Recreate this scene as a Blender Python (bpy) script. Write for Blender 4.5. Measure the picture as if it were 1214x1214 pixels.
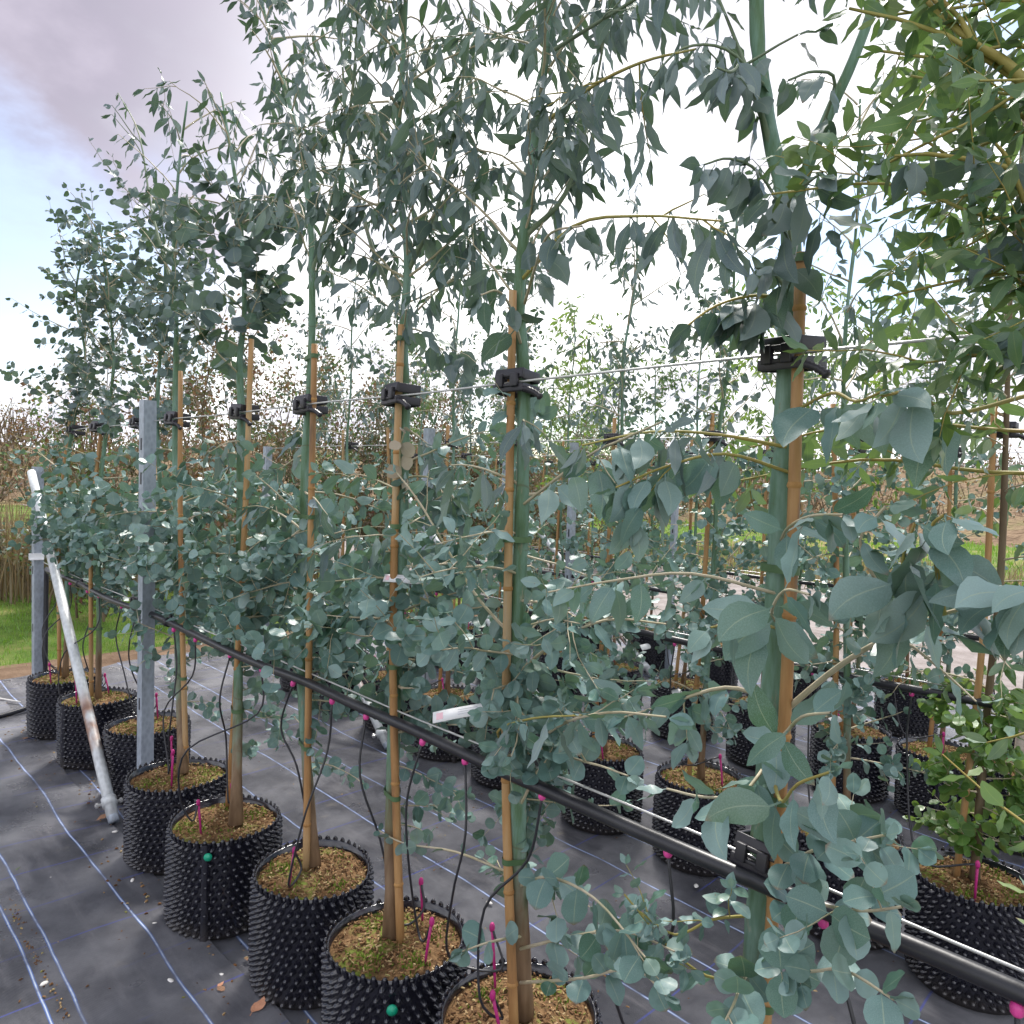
import bpy, bmesh, math, random
import numpy as np
from mathutils import Vector, Matrix

for o in list(bpy.data.objects):
    bpy.data.objects.remove(o)
scene = bpy.context.scene
C = scene.collection
rnd = random.Random(7)

# ------------------------------------------------------------------ camera
# world: +Y runs along the tree rows away from the viewer, +X across the rows
FPX, HCAM = 871.0, 1.65
def _n(v): return v / np.linalg.norm(v)
_d1 = _n(np.array([-243 - 607, 545 - 607, FPX]))
_d2 = np.array([1500 - 607, 606 - 607, FPX]); _d2 = _n(_d2 - (_d1 @ _d2) / (_d1 @ _d1) * _d1)
RC = np.array([_d2, _d1, np.cross(_d2, _d1)])
cam_data = bpy.data.cameras.new('camera')
cam_data.sensor_width = 36.0
cam_data.lens = FPX / 1214.0 * 36.0
cam_data.clip_start = 0.05
cam_data.clip_end = 2000
cam = bpy.data.objects.new('camera', cam_data)
C.objects.link(cam)
_m = Matrix.Identity(4)
_r, _u, _b = RC @ np.array([1, 0, 0]), RC @ np.array([0, -1, 0]), RC @ np.array([0, 0, -1])
for i in range(3):
    _m[i][0], _m[i][1], _m[i][2] = _r[i], _u[i], _b[i]
_m[2][3] = HCAM
cam.matrix_world = _m
scene.camera = cam
scene.render.resolution_x = 1024
scene.render.resolution_y = 1024

# ------------------------------------------------------------------ sky, sun, exposure
SUN_AZ, SUN_EL = math.atan2(0.74, 0.67), math.radians(54)
SUN = Vector((math.sin(SUN_AZ) * math.cos(SUN_EL), math.cos(SUN_AZ) * math.cos(SUN_EL), math.sin(SUN_EL)))
world = bpy.data.worlds.new('World')
scene.world = world
world.use_nodes = True
nt = world.node_tree
for n in list(nt.nodes):
    nt.nodes.remove(n)
def WN(t, **k):
    n = nt.nodes.new(t)
    for a, b in k.items():
        setattr(n, a, b)
    return n
WL = nt.links.new
out = WN('ShaderNodeOutputWorld')
sky = WN('ShaderNodeTexSky', sky_type='NISHITA', sun_disc=False)
sky.sun_elevation = SUN_EL
sky.sun_rotation = SUN_AZ
bg_sky = WN('ShaderNodeBackground'); bg_sky.inputs[1].default_value = 0.10
WL(sky.outputs[0], bg_sky.inputs[0])
geo = WN('ShaderNodeTexCoord')
# cloud deck: noise on the direction flattened towards the zenith
sep = WN('ShaderNodeSeparateXYZ'); WL(geo.outputs['Generated'], sep.inputs[0])
zc = WN('ShaderNodeMath', operation='MAXIMUM'); WL(sep.outputs[2], zc.inputs[0]); zc.inputs[1].default_value = 0.0
zz = WN('ShaderNodeMath', operation='ADD'); WL(zc.outputs[0], zz.inputs[0]); zz.inputs[1].default_value = 0.35
dv = WN('ShaderNodeVectorMath', operation='DIVIDE'); WL(geo.outputs['Generated'], dv.inputs[0])
cmb = WN('ShaderNodeCombineXYZ')
for i in range(3): WL(zz.outputs[0], cmb.inputs[i])
WL(cmb.outputs[0], dv.inputs[1])
nz = WN('ShaderNodeTexNoise'); nz.inputs['Scale'].default_value = 2.6; nz.inputs['Detail'].default_value = 6
nz.inputs['Roughness'].default_value = 0.55
WL(dv.outputs[0], nz.inputs['Vector'])
# broken veil of cloud: bright around the hidden sun, a thick grey-lilac bank in the north-west, small blue gaps
def wmath(op, a, b=0.0, c=0.0, clamp=False):
    n = WN('ShaderNodeMath', operation=op, use_clamp=clamp)
    for k, v in enumerate((a, b, c)):
        if isinstance(v, bpy.types.NodeSocket): WL(v, n.inputs[k])
        else: n.inputs[k].default_value = v
    return n.outputs[0]
def wsmooth(v, a, b, lo=0.0, hi=1.0):
    n = WN('ShaderNodeMapRange', interpolation_type='SMOOTHSTEP'); WL(v, n.inputs[0])
    for k, q in enumerate((a, b, lo, hi)): n.inputs[k + 1].default_value = q
    return n.outputs[0]
def wdot(d):
    n = WN('ShaderNodeVectorMath', operation='DOT_PRODUCT'); WL(geo.outputs['Generated'], n.inputs[0])
    n.inputs[1].default_value = tuple(d); return n.outputs['Value']
def wmix(f, a, b):
    n = WN('ShaderNodeMix', data_type='RGBA')
    WL(f, n.inputs[0])
    for k, v in ((6, a), (7, b)):
        if isinstance(v, bpy.types.NodeSocket): WL(v, n.inputs[k])
        else: n.inputs[k].default_value = v
    return n.outputs[2]
wob = wmath('MULTIPLY_ADD', nz.outputs[0], 0.22, -0.11)
glow = wsmooth(wmath('ADD', wdot(SUN), wmath('MULTIPLY_ADD', nz.outputs[0], 0.5, -0.25)), 0.35, 0.95)
veil = wsmooth(nz.outputs[0], 0.36, 0.60)
cloud = wmix(glow, wmix(veil, (0.44, 0.44, 0.50, 1), (0.74, 0.75, 0.80, 1)), wmix(veil, (0.47, 0.46, 0.50, 1), (0.90, 0.89, 0.88, 1)))
BANK = Vector((0.03, 0.84, 0.46)).normalized()
bankm = wsmooth(wmath('ADD', wdot(BANK), wob), 0.868, 0.972)
bankc = wmix(wsmooth(nz.outputs[0], 0.35, 0.65), (0.205, 0.19, 0.235, 1), (0.315, 0.29, 0.345, 1))
cloud = wmix(bankm, cloud, bankc)
thin = WN('ShaderNodeTexNoise'); thin.inputs['Scale'].default_value = 1.1; thin.inputs['Detail'].default_value = 4
vo = WN('ShaderNodeVectorMath', operation='ADD'); vo.inputs[1].default_value = (3.1, 1.4, 0.0)
WL(dv.outputs[0], vo.inputs[0]); WL(vo.outputs[0], thin.inputs['Vector'])
cover = wsmooth(thin.outputs[0], 0.33, 0.45)
GAP = Vector((0.10, 0.96, 0.22)).normalized()
gap = wsmooth(wmath('ADD', wdot(GAP), wmath('MULTIPLY', wob, 0.35)), 0.975, 0.996, 1.0, 0.35)
cover = wmath('MULTIPLY', cover, gap)
bg_cl = WN('ShaderNodeBackground'); bg_cl.inputs[1].default_value = 1.0
WL(cloud, bg_cl.inputs[0])
mixs = WN('ShaderNodeMixShader')
WL(cover, mixs.inputs[0]); WL(bg_sky.outputs[0], mixs.inputs[1]); WL(bg_cl.outputs[0], mixs.inputs[2])
WL(mixs.outputs[0], out.inputs[0])

sun_d = bpy.data.lights.new('sun', 'SUN')
sun_d.energy = 2.6; sun_d.angle = math.radians(11); sun_d.color = (1.0, 0.96, 0.9)
sun_o = bpy.data.objects.new('sun', sun_d); C.objects.link(sun_o)
sun_o.rotation_euler = SUN.to_track_quat('Z', 'Y').to_euler()
scene.view_settings.view_transform = 'Standard'
scene.view_settings.look = 'None'
scene.view_settings.exposure = 1.3
scene.view_settings.gamma = 1.0
scene.view_settings.use_curve_mapping = False

# ------------------------------------------------------------------ helpers
def ray(px, py):
    return RC @ np.array([px - 607.0, py - 607.0, FPX])
def at_x(px, py, x):
    r = ray(px, py); t = x / r[0]
    return Vector((r[0] * t, r[1] * t, HCAM + r[2] * t))
def at_z(px, py, z=0.0):
    r = ray(px, py); t = (z - HCAM) / r[2]
    return Vector((r[0] * t, r[1] * t, z))
def proj(P):
    q = (np.asarray(P, float) - np.array([0, 0, HCAM])) @ RC
    return 607 + FPX * q[..., 0] / q[..., 2], 607 + FPX * q[..., 1] / q[..., 2], q[..., 2]

def tag(o, label=None, cat=None, group=None, kind=None):
    if label: o['label'] = label
    if cat: o['category'] = cat
    if group: o['group'] = group
    if kind: o['kind'] = kind
    return o
def empty(name, loc, label, cat, group=None):
    o = bpy.data.objects.new(name, None); C.objects.link(o)
    o.empty_display_size = 0.1
    o.location = loc
    return tag(o, label, cat, group)
def obj(name, mesh, parent=None, loc=None):
    o = bpy.data.objects.new(name, mesh); C.objects.link(o)
    if parent: o.parent = parent
    if loc is not None: o.location = loc
    return o

class MB:
    """collects verts and faces for one mesh"""
    def __init__(s): s.v = []; s.f = []; s.mi = []
    def add(s, vs, fs, mi=0):
        b = len(s.v); s.v += [tuple(x) for x in vs]
        s.f += [tuple(i + b for i in f) for f in fs]; s.mi += [mi] * len(fs)
    def box(s, c, h, M=None, mi=0, taper=1.0):
        vs = []
        for z in (-1, 1):
            k = taper if z > 0 else 1
            for x, y in ((-1, -1), (1, -1), (1, 1), (-1, 1)):
                p = Vector((x * h[0] * k, y * h[1] * k, z * h[2]))
                if M: p = M @ p
                vs.append(p + Vector(c))
        s.add(vs, [(0, 3, 2, 1), (4, 5, 6, 7), (0, 1, 5, 4), (1, 2, 6, 5), (2, 3, 7, 6), (3, 0, 4, 7)], mi)
    def tube(s, pts, rad, n=6, cap=True, mi=0, flat=None):
        pts = [Vector(p) for p in pts]
        if not hasattr(rad, '__len__'): rad = [rad] * len(pts)
        vs, fs = [], []
        t = (pts[1] - pts[0]).normalized()
        a = t.orthogonal().normalized()
        for i, p in enumerate(pts):
            if i == 0: t2 = t
            elif i == len(pts) - 1: t2 = (pts[i] - pts[i - 1]).normalized()
            else: t2 = (pts[i + 1] - pts[i - 1]).normalized()
            a = (a - t2 * a.dot(t2)).normalized(); b = t2.cross(a)
            for k in range(n):
                w = 2 * math.pi * k / n
                vs.append(p + (a * math.cos(w) + b * math.sin(w)) * rad[i])
        for i in range(len(pts) - 1):
            for k in range(n):
                k2 = (k + 1) % n
                fs.append((i * n + k, i * n + k2, (i + 1) * n + k2, (i + 1) * n + k))
        if cap:
            fs.append(tuple(range(n - 1, -1, -1)))
            fs.append(tuple((len(pts) - 1) * n + k for k in range(n)))
        s.add(vs, fs, mi)
    def lathe(s, prof, n=24, c=(0, 0, 0), mi=0, closed=False):
        vs, fs = [], []
        for r, z in prof:
            for k in range(n):
                w = 2 * math.pi * k / n
                vs.append((c[0] + r * math.cos(w), c[1] + r * math.sin(w), c[2] + z))
        m = len(prof)
        for i in range(m - 1 if not closed else m):
            j = (i + 1) % m
            for k in range(n):
                k2 = (k + 1) % n
                fs.append((i * n + k, i * n + k2, j * n + k2, j * n + k))
        s.add(vs, fs, mi)
    def mesh(s, name, mats, smooth=True, bevel=0.0):
        me = bpy.data.meshes.new(name)
        me.from_pydata(s.v, [], s.f)
        if bevel:
            bm = bmesh.new(); bm.from_mesh(me)
            bmesh.ops.bevel(bm, geom=bm.edges[:], offset=bevel, segments=2, profile=0.6, affect='EDGES')
            bm.to_mesh(me); bm.free()
            for m in (mats if isinstance(mats, (list, tuple)) else [mats]): me.materials.append(m)
            me.polygons.foreach_set('use_smooth', [True] * len(me.polygons)); return me
        for m in (mats if isinstance(mats, (list, tuple)) else [mats]): me.materials.append(m)
        if len(set(s.mi)) > 1: me.polygons.foreach_set('material_index', s.mi)
        if smooth: me.polygons.foreach_set('use_smooth', [True] * len(s.f))
        me.update()
        return me
    def build(s, name, mats, parent=None, smooth=True, loc=None):
        return obj(name, s.mesh(name, mats, smooth), parent, loc)

def smooth_path(pts, n=4):
    """Catmull-Rom through pts"""
    pts = [Vector(p) for p in pts]
    if len(pts) < 3:
        return [pts[0].lerp(pts[-1], i / n) for i in range(n + 1)]
    P = [pts[0] * 2 - pts[1]] + pts + [pts[-1] * 2 - pts[-2]]
    res = []
    for i in range(1, len(P) - 2):
        for k in range(n):
            t = k / n
            a, b, c, d = P[i - 1], P[i], P[i + 1], P[i + 2]
            res.append(0.5 * ((2 * b) + (c - a) * t + (2 * a - 5 * b + 4 * c - d) * t * t + (3 * b - a - 3 * c + d) * t ** 3))
    res.append(pts[-1])
    return res

# ------------------------------------------------------------------ materials
class NT:
    def __init__(s, name):
        s.m = bpy.data.materials.new(name); s.m.use_nodes = True
        s.t = s.m.node_tree; s.t.nodes.clear()
        s.out = s.t.nodes.new('ShaderNodeOutputMaterial')
    def n(s, typ, ins=None, **k):
        n = s.t.nodes.new(typ)
        for a, b in k.items(): setattr(n, a, b)
        for a, b in (ins or {}).items(): s.set(n, a, b)
        return n
    def set(s, n, a, b):
        i = n.inputs[a]
        if isinstance(b, bpy.types.NodeSocket): s.t.links.new(b, i)
        elif isinstance(b, bpy.types.Node): s.t.links.new(b.outputs[0], i)
        else: i.default_value = b
    def math(s, op, a, b=0.0, c=0.0, clamp=False):
        return s.n('ShaderNodeMath', {0: a, 1: b, 2: c}, operation=op, use_clamp=clamp).outputs[0]
    def mix(s, f, a, b):
        n = s.n('ShaderNodeMix', data_type='RGBA')
        s.set(n, 0, f); s.set(n, 6, a); s.set(n, 7, b)
        return n.outputs[2]
    def ramp(s, f, stops):
        n = s.n('ShaderNodeValToRGB', {0: f}); r = n.color_ramp
        while len(r.elements) > 1: r.elements.remove(r.elements[-1])
        r.elements[0].position, r.elements[0].color = stops[0][0], c4(stops[0][1])
        for p, c in stops[1:]:
            r.elements.new(p).color = c4(c)
        return n.outputs[0]
    def noise(s, scale, detail=3, vec=None, rough=0.5):
        n = s.n('ShaderNodeTexNoise', {'Scale': scale, 'Detail': detail, 'Roughness': rough})
        if vec is not None: s.set(n, 'Vector', vec)
        return n.outputs[0]
    def smooth(s, v, a, b, lo=0.0, hi=1.0):
        return s.n('ShaderNodeMapRange', {0: v, 1: a, 2: b, 3: lo, 4: hi}, interpolation_type='SMOOTHSTEP').outputs[0]
    def coord(s, w='Object'): return s.n('ShaderNodeTexCoord').outputs[w]
    def scale(s, v, xyz): return s.n('ShaderNodeVectorMath', {0: v, 1: xyz}, operation='MULTIPLY').outputs[0]
    def bump(s, h, strength=0.3, dist=0.01):
        return s.n('ShaderNodeBump', {'Height': h, 'Strength': strength, 'Distance': dist}).outputs[0]
    def bsdf(s, col, rough=0.5, spec=0.5, metal=0.0, normal=None):
        n = s.n('ShaderNodeBsdfPrincipled', {'Base Color': col if not isinstance(col, tuple) else c4(col), 'Roughness': rough,
                                             'Specular IOR Level': spec, 'Metallic': metal})
        if normal is not None: s.set(n, 'Normal', normal)
        return n
    def done(s, sh):
        s.t.links.new(sh.outputs[0], s.out.inputs[0]); return s.m
def c4(c): return (c[0], c[1], c[2], 1.0) if len(c) == 3 else c

def leaf_mat(name, cols, rib, transl, tcol, rough=0.42):
    t = NT(name)
    isl = t.n('ShaderNodeNewGeometry')
    oi = t.n('ShaderNodeObjectInfo')
    r = t.math('FRACT', t.math('ADD', isl.outputs['Random Per Island'], oi.outputs['Random']))
    col = t.ramp(r, [(i / (len(cols) - 1), c) for i, c in enumerate(cols)])
    uv = t.n('ShaderNodeUVMap', uv_map='UVMap').outputs[0]
    sx = t.n('ShaderNodeSeparateXYZ', {0: uv})
    du = t.math('ABSOLUTE', t.math('SUBTRACT', sx.outputs[0], 0.5))
    ribf = t.smooth(du, 0.006, 0.026, 0.60, 0.0)
    # faint side veins and mottling
    vein = t.math('SINE', t.math('MULTIPLY_ADD', sx.outputs[1], 70.0, t.math('MULTIPLY', du, -60.0)))
    veinf = t.smooth(vein, 0.86, 1.0, 0.0, 0.10)
    mot = t.noise(6.0, 3, t.n('ShaderNodeVectorMath', {0: t.coord('Object'), 1: (9, 9, 9)}, operation='MULTIPLY').outputs[0])
    col = t.mix(t.smooth(mot, 0.35, 0.75, 0.0, 0.25), col, c4(tuple(x * 1.55 for x in cols[len(cols) // 2])))
    # blemishes: rusty specks, and a scorched tip on some leaves
    sp = t.math('MULTIPLY', t.smooth(t.noise(26.0, 2, t.n('ShaderNodeVectorMath', {0: t.coord('Object'), 1: (6, 6, 6)}, operation='MULTIPLY').outputs[0]), 0.70, 0.76, 0.0, 0.8), t.smooth(r, 0.55, 0.6))
    tip = t.math('MULTIPLY', t.smooth(sx.outputs[1], 0.86, 1.0, 0.0, 0.85), t.smooth(t.math('FRACT', t.math('MULTIPLY', r, 7.31)), 0.74, 0.8))
    col = t.mix(t.math('MAXIMUM', sp, tip), col, (0.17, 0.09, 0.055, 1))
    col = t.mix(t.math('ADD', ribf, veinf, clamp=True), col, c4(rib))
    back = isl.outputs['Backfacing']
    col = t.mix(t.math('MULTIPLY', back, 0.22), col, (0.30, 0.36, 0.34, 1))
    p = t.bsdf(col, t.smooth(mot, 0.3, 0.7, rough - 0.1, rough + 0.12), 0.5)
    tr = t.n('ShaderNodeBsdfTranslucent', {'Color': c4(tcol)})
    ms = t.n('ShaderNodeMixShader', {0: transl, 1: p, 2: tr})
    return t.done(ms)

M = {}
M['leaf_blue'] = leaf_mat('glaucous_leaf', [(0.074, 0.150, 0.132), (0.130, 0.222, 0.210), (0.088, 0.176, 0.164), (0.200, 0.300, 0.292), (0.050, 0.128, 0.074), (0.106, 0.196, 0.198)], (0.34, 0.40, 0.28), 0.12, (0.15, 0.27, 0.10))
M['leaf_adult'] = leaf_mat('adult_leaf', [(0.058, 0.098, 0.098), (0.105, 0.152, 0.165), (0.045, 0.105, 0.055), (0.15, 0.20, 0.222), (0.07, 0.12, 0.112), (0.09, 0.14, 0.155)], (0.27, 0.32, 0.22), 0.12, (0.12, 0.22, 0.06))
M['leaf_green'] = leaf_mat('green_leaf', [(0.034, 0.088, 0.038), (0.068, 0.145, 0.068), (0.05, 0.12, 0.068), (0.15, 0.20, 0.068), (0.075, 0.15, 0.095), (0.10, 0.175, 0.11)], (0.28, 0.34, 0.14), 0.2, (0.20, 0.34, 0.05))
M['leaf_lime'] = leaf_mat('lime_leaf', [(0.06, 0.15, 0.03), (0.10, 0.22, 0.045), (0.05, 0.12, 0.035), (0.16, 0.25, 0.06)], (0.30, 0.38, 0.12), 0.28, (0.28, 0.42, 0.06))
M['leaf_brown'] = leaf_mat('brown_leaf', [(0.12, 0.07, 0.04), (0.20, 0.11, 0.06), (0.10, 0.085, 0.04), (0.15, 0.05, 0.035), (0.09, 0.10, 0.04), (0.24, 0.15, 0.09)], (0.2, 0.14, 0.08), 0.2, (0.3, 0.16, 0.05), 0.7)
M['leaf_olive'] = leaf_mat('olive_leaf', [(0.06, 0.075, 0.03), (0.10, 0.11, 0.05), (0.16, 0.12, 0.06), (0.05, 0.065, 0.03)], (0.2, 0.2, 0.1), 0.2, (0.2, 0.2, 0.05), 0.6)
M['leaf_dead'] = leaf_mat('dead_leaf', [(0.36, 0.30, 0.22), (0.30, 0.24, 0.17), (0.42, 0.36, 0.28)], (0.4, 0.34, 0.26), 0.1, (0.3, 0.24, 0.15), 0.7)

def mat_trunk():
    t = NT('eucalyptus_bark')
    co = t.coord('Object'); z = t.n('ShaderNodeSeparateXYZ', {0: co}).outputs[2]
    ns = t.noise(9, 4, t.scale(co, (4, 4, 0.7)))
    zz = t.math('MULTIPLY_ADD', ns, 0.5, z)
    green = t.ramp(t.noise(5, 5, t.scale(co, (5, 5, 0.8)), 0.65), [(0.28, (0.055, 0.10, 0.04)), (0.42, (0.095, 0.17, 0.092)), (0.55, (0.145, 0.245, 0.185)), (0.72, (0.25, 0.36, 0.315))])
    scar = t.smooth(t.noise(14, 5, t.scale(co, (2.5, 2.5, 0.8)), 0.7), 0.60, 0.70, 0.0, 0.75)
    green = t.mix(scar, green, t.ramp(ns, [(0.4, (0.19, 0.14, 0.08)), (0.6, (0.34, 0.33, 0.25))]))
    ring = t.math('MULTIPLY', t.smooth(t.math('PINGPONG', t.math('MULTIPLY_ADD', t.noise(2.3, 2, t.scale(co, (1, 1, 1))), 0.5, z), 0.085), 0.0, 0.0045, 0.55, 0.0), t.smooth(t.noise(11, 3, co), 0.42, 0.55))
    green = t.mix(ring, green, (0.10, 0.085, 0.045, 1))
    brown = t.ramp(ns, [(0.3, (0.13, 0.08, 0.045)), (0.7, (0.27, 0.18, 0.11))])
    col = t.mix(t.smooth(zz, 0.40, 0.78), brown, green)
    b = t.bump(t.noise(30, 4, t.scale(co, (3, 3, 0.5))), 0.35, 0.004)
    return t.done(t.bsdf(col, 0.6, 0.3, normal=b))
M['trunk'] = mat_trunk()
def mat_simple(name, stops, scale, rough=0.6, spec=0.4, stretch=(1, 1, 1), bump=0.2, bscale=40, metal=0.0, bdist=0.003):
    t = NT(name); co = t.scale(t.coord('Object'), stretch)
    oi = t.n('ShaderNodeObjectInfo').outputs['Random']
    co = t.n('ShaderNodeVectorMath', {0: co, 1: t.n('ShaderNodeCombineXYZ', {0: t.math('MULTIPLY', oi, 37.0), 1: t.math('MULTIPLY', oi, 11.0)})}, operation='ADD').outputs[0]
    col = t.ramp(t.noise(scale, 5, co, 0.6), stops)
    nb = t.bump(t.noise(bscale, 4, co), bump, bdist)
    return t.done(t.bsdf(col, rough, spec, metal, nb))
M['trunk_pale'] = mat_simple('pale_bark', [(0.3, (0.34, 0.27, 0.2)), (0.6, (0.55, 0.48, 0.40))], 12, 0.7, 0.2, (1, 1, 4))
M['trunk_brown'] = mat_simple('brown_bark', [(0.3, (0.10, 0.07, 0.045)), (0.6, (0.17, 0.13, 0.08)), (0.8, (0.13, 0.15, 0.08))], 8, 0.7, 0.2, (2, 2, 0.5))
M['twig'] = mat_simple('pale_twig', [(0.3, (0.32, 0.28, 0.17)), (0.5, (0.46, 0.40, 0.29)), (0.7, (0.28, 0.28, 0.15))], 7, 0.6, 0.3)
M['twig_y'] = mat_simple('yellow_twig', [(0.3, (0.36, 0.26, 0.07)), (0.55, (0.30, 0.27, 0.08)), (0.75, (0.33, 0.17, 0.06))], 5, 0.55, 0.3)
M['twig_g'] = mat_simple('green_branch', [(0.3, (0.12, 0.17, 0.10)), (0.55, (0.20, 0.25, 0.17)), (0.75, (0.22, 0.19, 0.11))], 5, 0.55, 0.3)
M['cane'] = mat_simple('bamboo', [(0.28, (0.15, 0.085, 0.045)), (0.40, (0.33, 0.17, 0.065)), (0.52, (0.42, 0.24, 0.10)), (0.64, (0.44, 0.30, 0.16)), (0.76, (0.36, 0.30, 0.22))], 4, 0.5, 0.4, (4, 4, 0.45), 0.25, 30)
M['cane_node'] = mat_simple('bamboo_node', [(0.3, (0.28, 0.14, 0.05)), (0.7, (0.46, 0.26, 0.10))], 20, 0.7, 0.2)
M['tie'] = mat_simple('green_tie_tape', [(0.3, (0.06, 0.12, 0.05)), (0.7, (0.10, 0.17, 0.08))], 20, 0.5, 0.4)
M['black'] = mat_simple('black_plastic', [(0.3, (0.012, 0.011, 0.016)), (0.7, (0.030, 0.027, 0.036))], 10, 0.42, 0.5, bump=0.15)
def mat_pot():
    t = NT('pot_plastic'); co = t.coord('Object')
    oi = t.n('ShaderNodeObjectInfo').outputs['Random']
    cc = t.n('ShaderNodeVectorMath', {0: co, 1: t.n('ShaderNodeCombineXYZ', {0: t.math('MULTIPLY', oi, 37.0)})}, operation='ADD').outputs[0]
    z = t.n('ShaderNodeSeparateXYZ', {0: co}).outputs[2]
    n = t.noise(9, 5, cc, 0.65)
    mud = t.math('MULTIPLY', t.smooth(t.math('MULTIPLY_ADD', n, 0.14, z), 0.03, 0.15, 1.0, 0.0), 0.55)
    dust = t.math('MAXIMUM', mud, t.smooth(n, 0.60, 0.74, 0.0, 0.30))
    col = t.mix(dust, t.ramp(n, [(0.3, (0.006, 0.006, 0.011)), (0.75, (0.016, 0.016, 0.026))]), (0.085, 0.072, 0.058, 1))
    return t.done(t.bsdf(col, t.math('MULTIPLY_ADD', dust, 0.6, 0.16), 0.8))
M['pot'] = mat_pot()
M['pipe'] = mat_simple('pipe_plastic', [(0.3, (0.014, 0.014, 0.019)), (0.8, (0.035, 0.035, 0.042))], 8, 0.38, 0.5, bump=0.15)
M['pink'] = mat_simple('pink_plastic', [(0.3, (0.62, 0.04, 0.26)), (0.7, (0.78, 0.09, 0.36))], 20, 0.4, 0.5)
M['magenta'] = mat_simple('magenta_plastic', [(0.3, (0.34, 0.012, 0.13)), (0.7, (0.48, 0.03, 0.20))], 20, 0.45, 0.4)
M['plug'] = mat_simple('green_plastic', [(0.3, (0.0, 0.25, 0.14)), (0.7, (0.01, 0.34, 0.2))], 20, 0.35, 0.5)
M['wire'] = mat_simple('galvanised_wire', [(0.3, (0.45, 0.45, 0.45)), (0.7, (0.62, 0.62, 0.62))], 20, 0.35, 0.5, metal=0.5)
M['white'] = mat_simple('white_label_plastic', [(0.3, (0.72, 0.72, 0.74)), (0.7, (0.82, 0.82, 0.83))], 10, 0.45, 0.4, bump=0.05)
M['print_pink'] = mat_simple('pink_print', [(0.3, (0.75, 0.45, 0.52)), (0.7, (0.80, 0.55, 0.60))], 60, 0.6, 0.2)
M['print_grey'] = mat_simple('grey_print', [(0.3, (0.45, 0.45, 0.5)), (0.7, (0.55, 0.55, 0.6))], 60, 0.6, 0.2)
def mat_galv(name, base, rust=0.0):
    t = NT(name); co = t.coord('Object')
    v = t.n('ShaderNodeTexVoronoi', {'Vector': t.scale(co, (1, 1, 0.6)), 'Scale': 60.0}).outputs['Distance']
    col = t.ramp(t.math('MULTIPLY_ADD', t.noise(4, 5, co), 0.7, t.math('MULTIPLY', v, 0.4)), [(0.25, tuple(x * 0.72 for x in base)), (0.55, base), (0.8, tuple(min(1, x * 1.25) for x in base))])
    dirt = t.smooth(t.noise(7, 5, t.scale(co, (2, 2, 0.5)), 0.65), 0.55, 0.72, 0, 0.35)
    col = t.mix(dirt, col, (0.16, 0.17, 0.16, 1))
    if rust:
        z = t.n('ShaderNodeSeparateXYZ', {0: co}).outputs[2]
        band = t.math('MULTIPLY', t.smooth(z, 0.28, 0.40), t.smooth(z, 0.62, 0.78, 1.0, 0.0))
        rf = t.math('MULTIPLY', band, t.smooth(t.noise(9, 5, t.scale(co, (1, 1, 0.5))), 0.34, 0.52))
        col = t.mix(rf, col, t.ramp(t.noise(25, 4, co), [(0.3, (0.18, 0.09, 0.06)), (0.7, (0.36, 0.22, 0.16))]))
    return t.done(t.bsdf(col, 0.5, 0.5, 0.25, t.bump(t.noise(50, 3, co), 0.1, 0.002)))
M['galv'] = mat_galv('galvanised_steel', (0.34, 0.38, 0.44))
M['galv_pale'] = mat_galv('pale_galvanised_tube', (0.52, 0.54, 0.55), 1.0)

def mat_soil():
    t = NT('potting_mulch'); co = t.coord('Object')
    oi = t.n('ShaderNodeObjectInfo').outputs['Random']
    co = t.n('ShaderNodeVectorMath', {0: co, 1: t.n('ShaderNodeCombineXYZ', {0: t.math('MULTIPLY', oi, 31.0)})}, operation='ADD').outputs[0]
    n1 = t.noise(55, 5, co, 0.7)
    col = t.ramp(n1, [(0.3, (0.05, 0.028, 0.015)), (0.5, (0.15, 0.085, 0.04)), (0.68, (0.26, 0.16, 0.08))])
    moss = t.math('MULTIPLY', t.smooth(t.noise(7, 4, co), 0.47, 0.62), t.smooth(t.noise(60, 3, co), 0.4, 0.6))
    col = t.mix(moss, col, (0.15, 0.19, 0.035, 1))
    return t.done(t.bsdf(col, 0.9, 0.15, normal=t.bump(n1, 0.8, 0.012)))
M['soil'] = mat_soil()
def mat_chip():
    t = NT('bark_chip')
    isl = t.n('ShaderNodeNewGeometry').outputs['Random Per Island']
    col = t.ramp(isl, [(0, (0.06, 0.03, 0.015)), (0.4, (0.15, 0.075, 0.032)), (0.7, (0.24, 0.14, 0.065)), (0.9, (0.38, 0.28, 0.15)), (1, (0.17, 0.18, 0.04))])
    return t.done(t.bsdf(col, 0.85, 0.2))
M['chip'] = mat_chip()
M['moss'] = mat_simple('moss', [(0.3, (0.07, 0.13, 0.015)), (0.7, (0.20, 0.30, 0.04))], 40, 0.9, 0.1)

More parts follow.
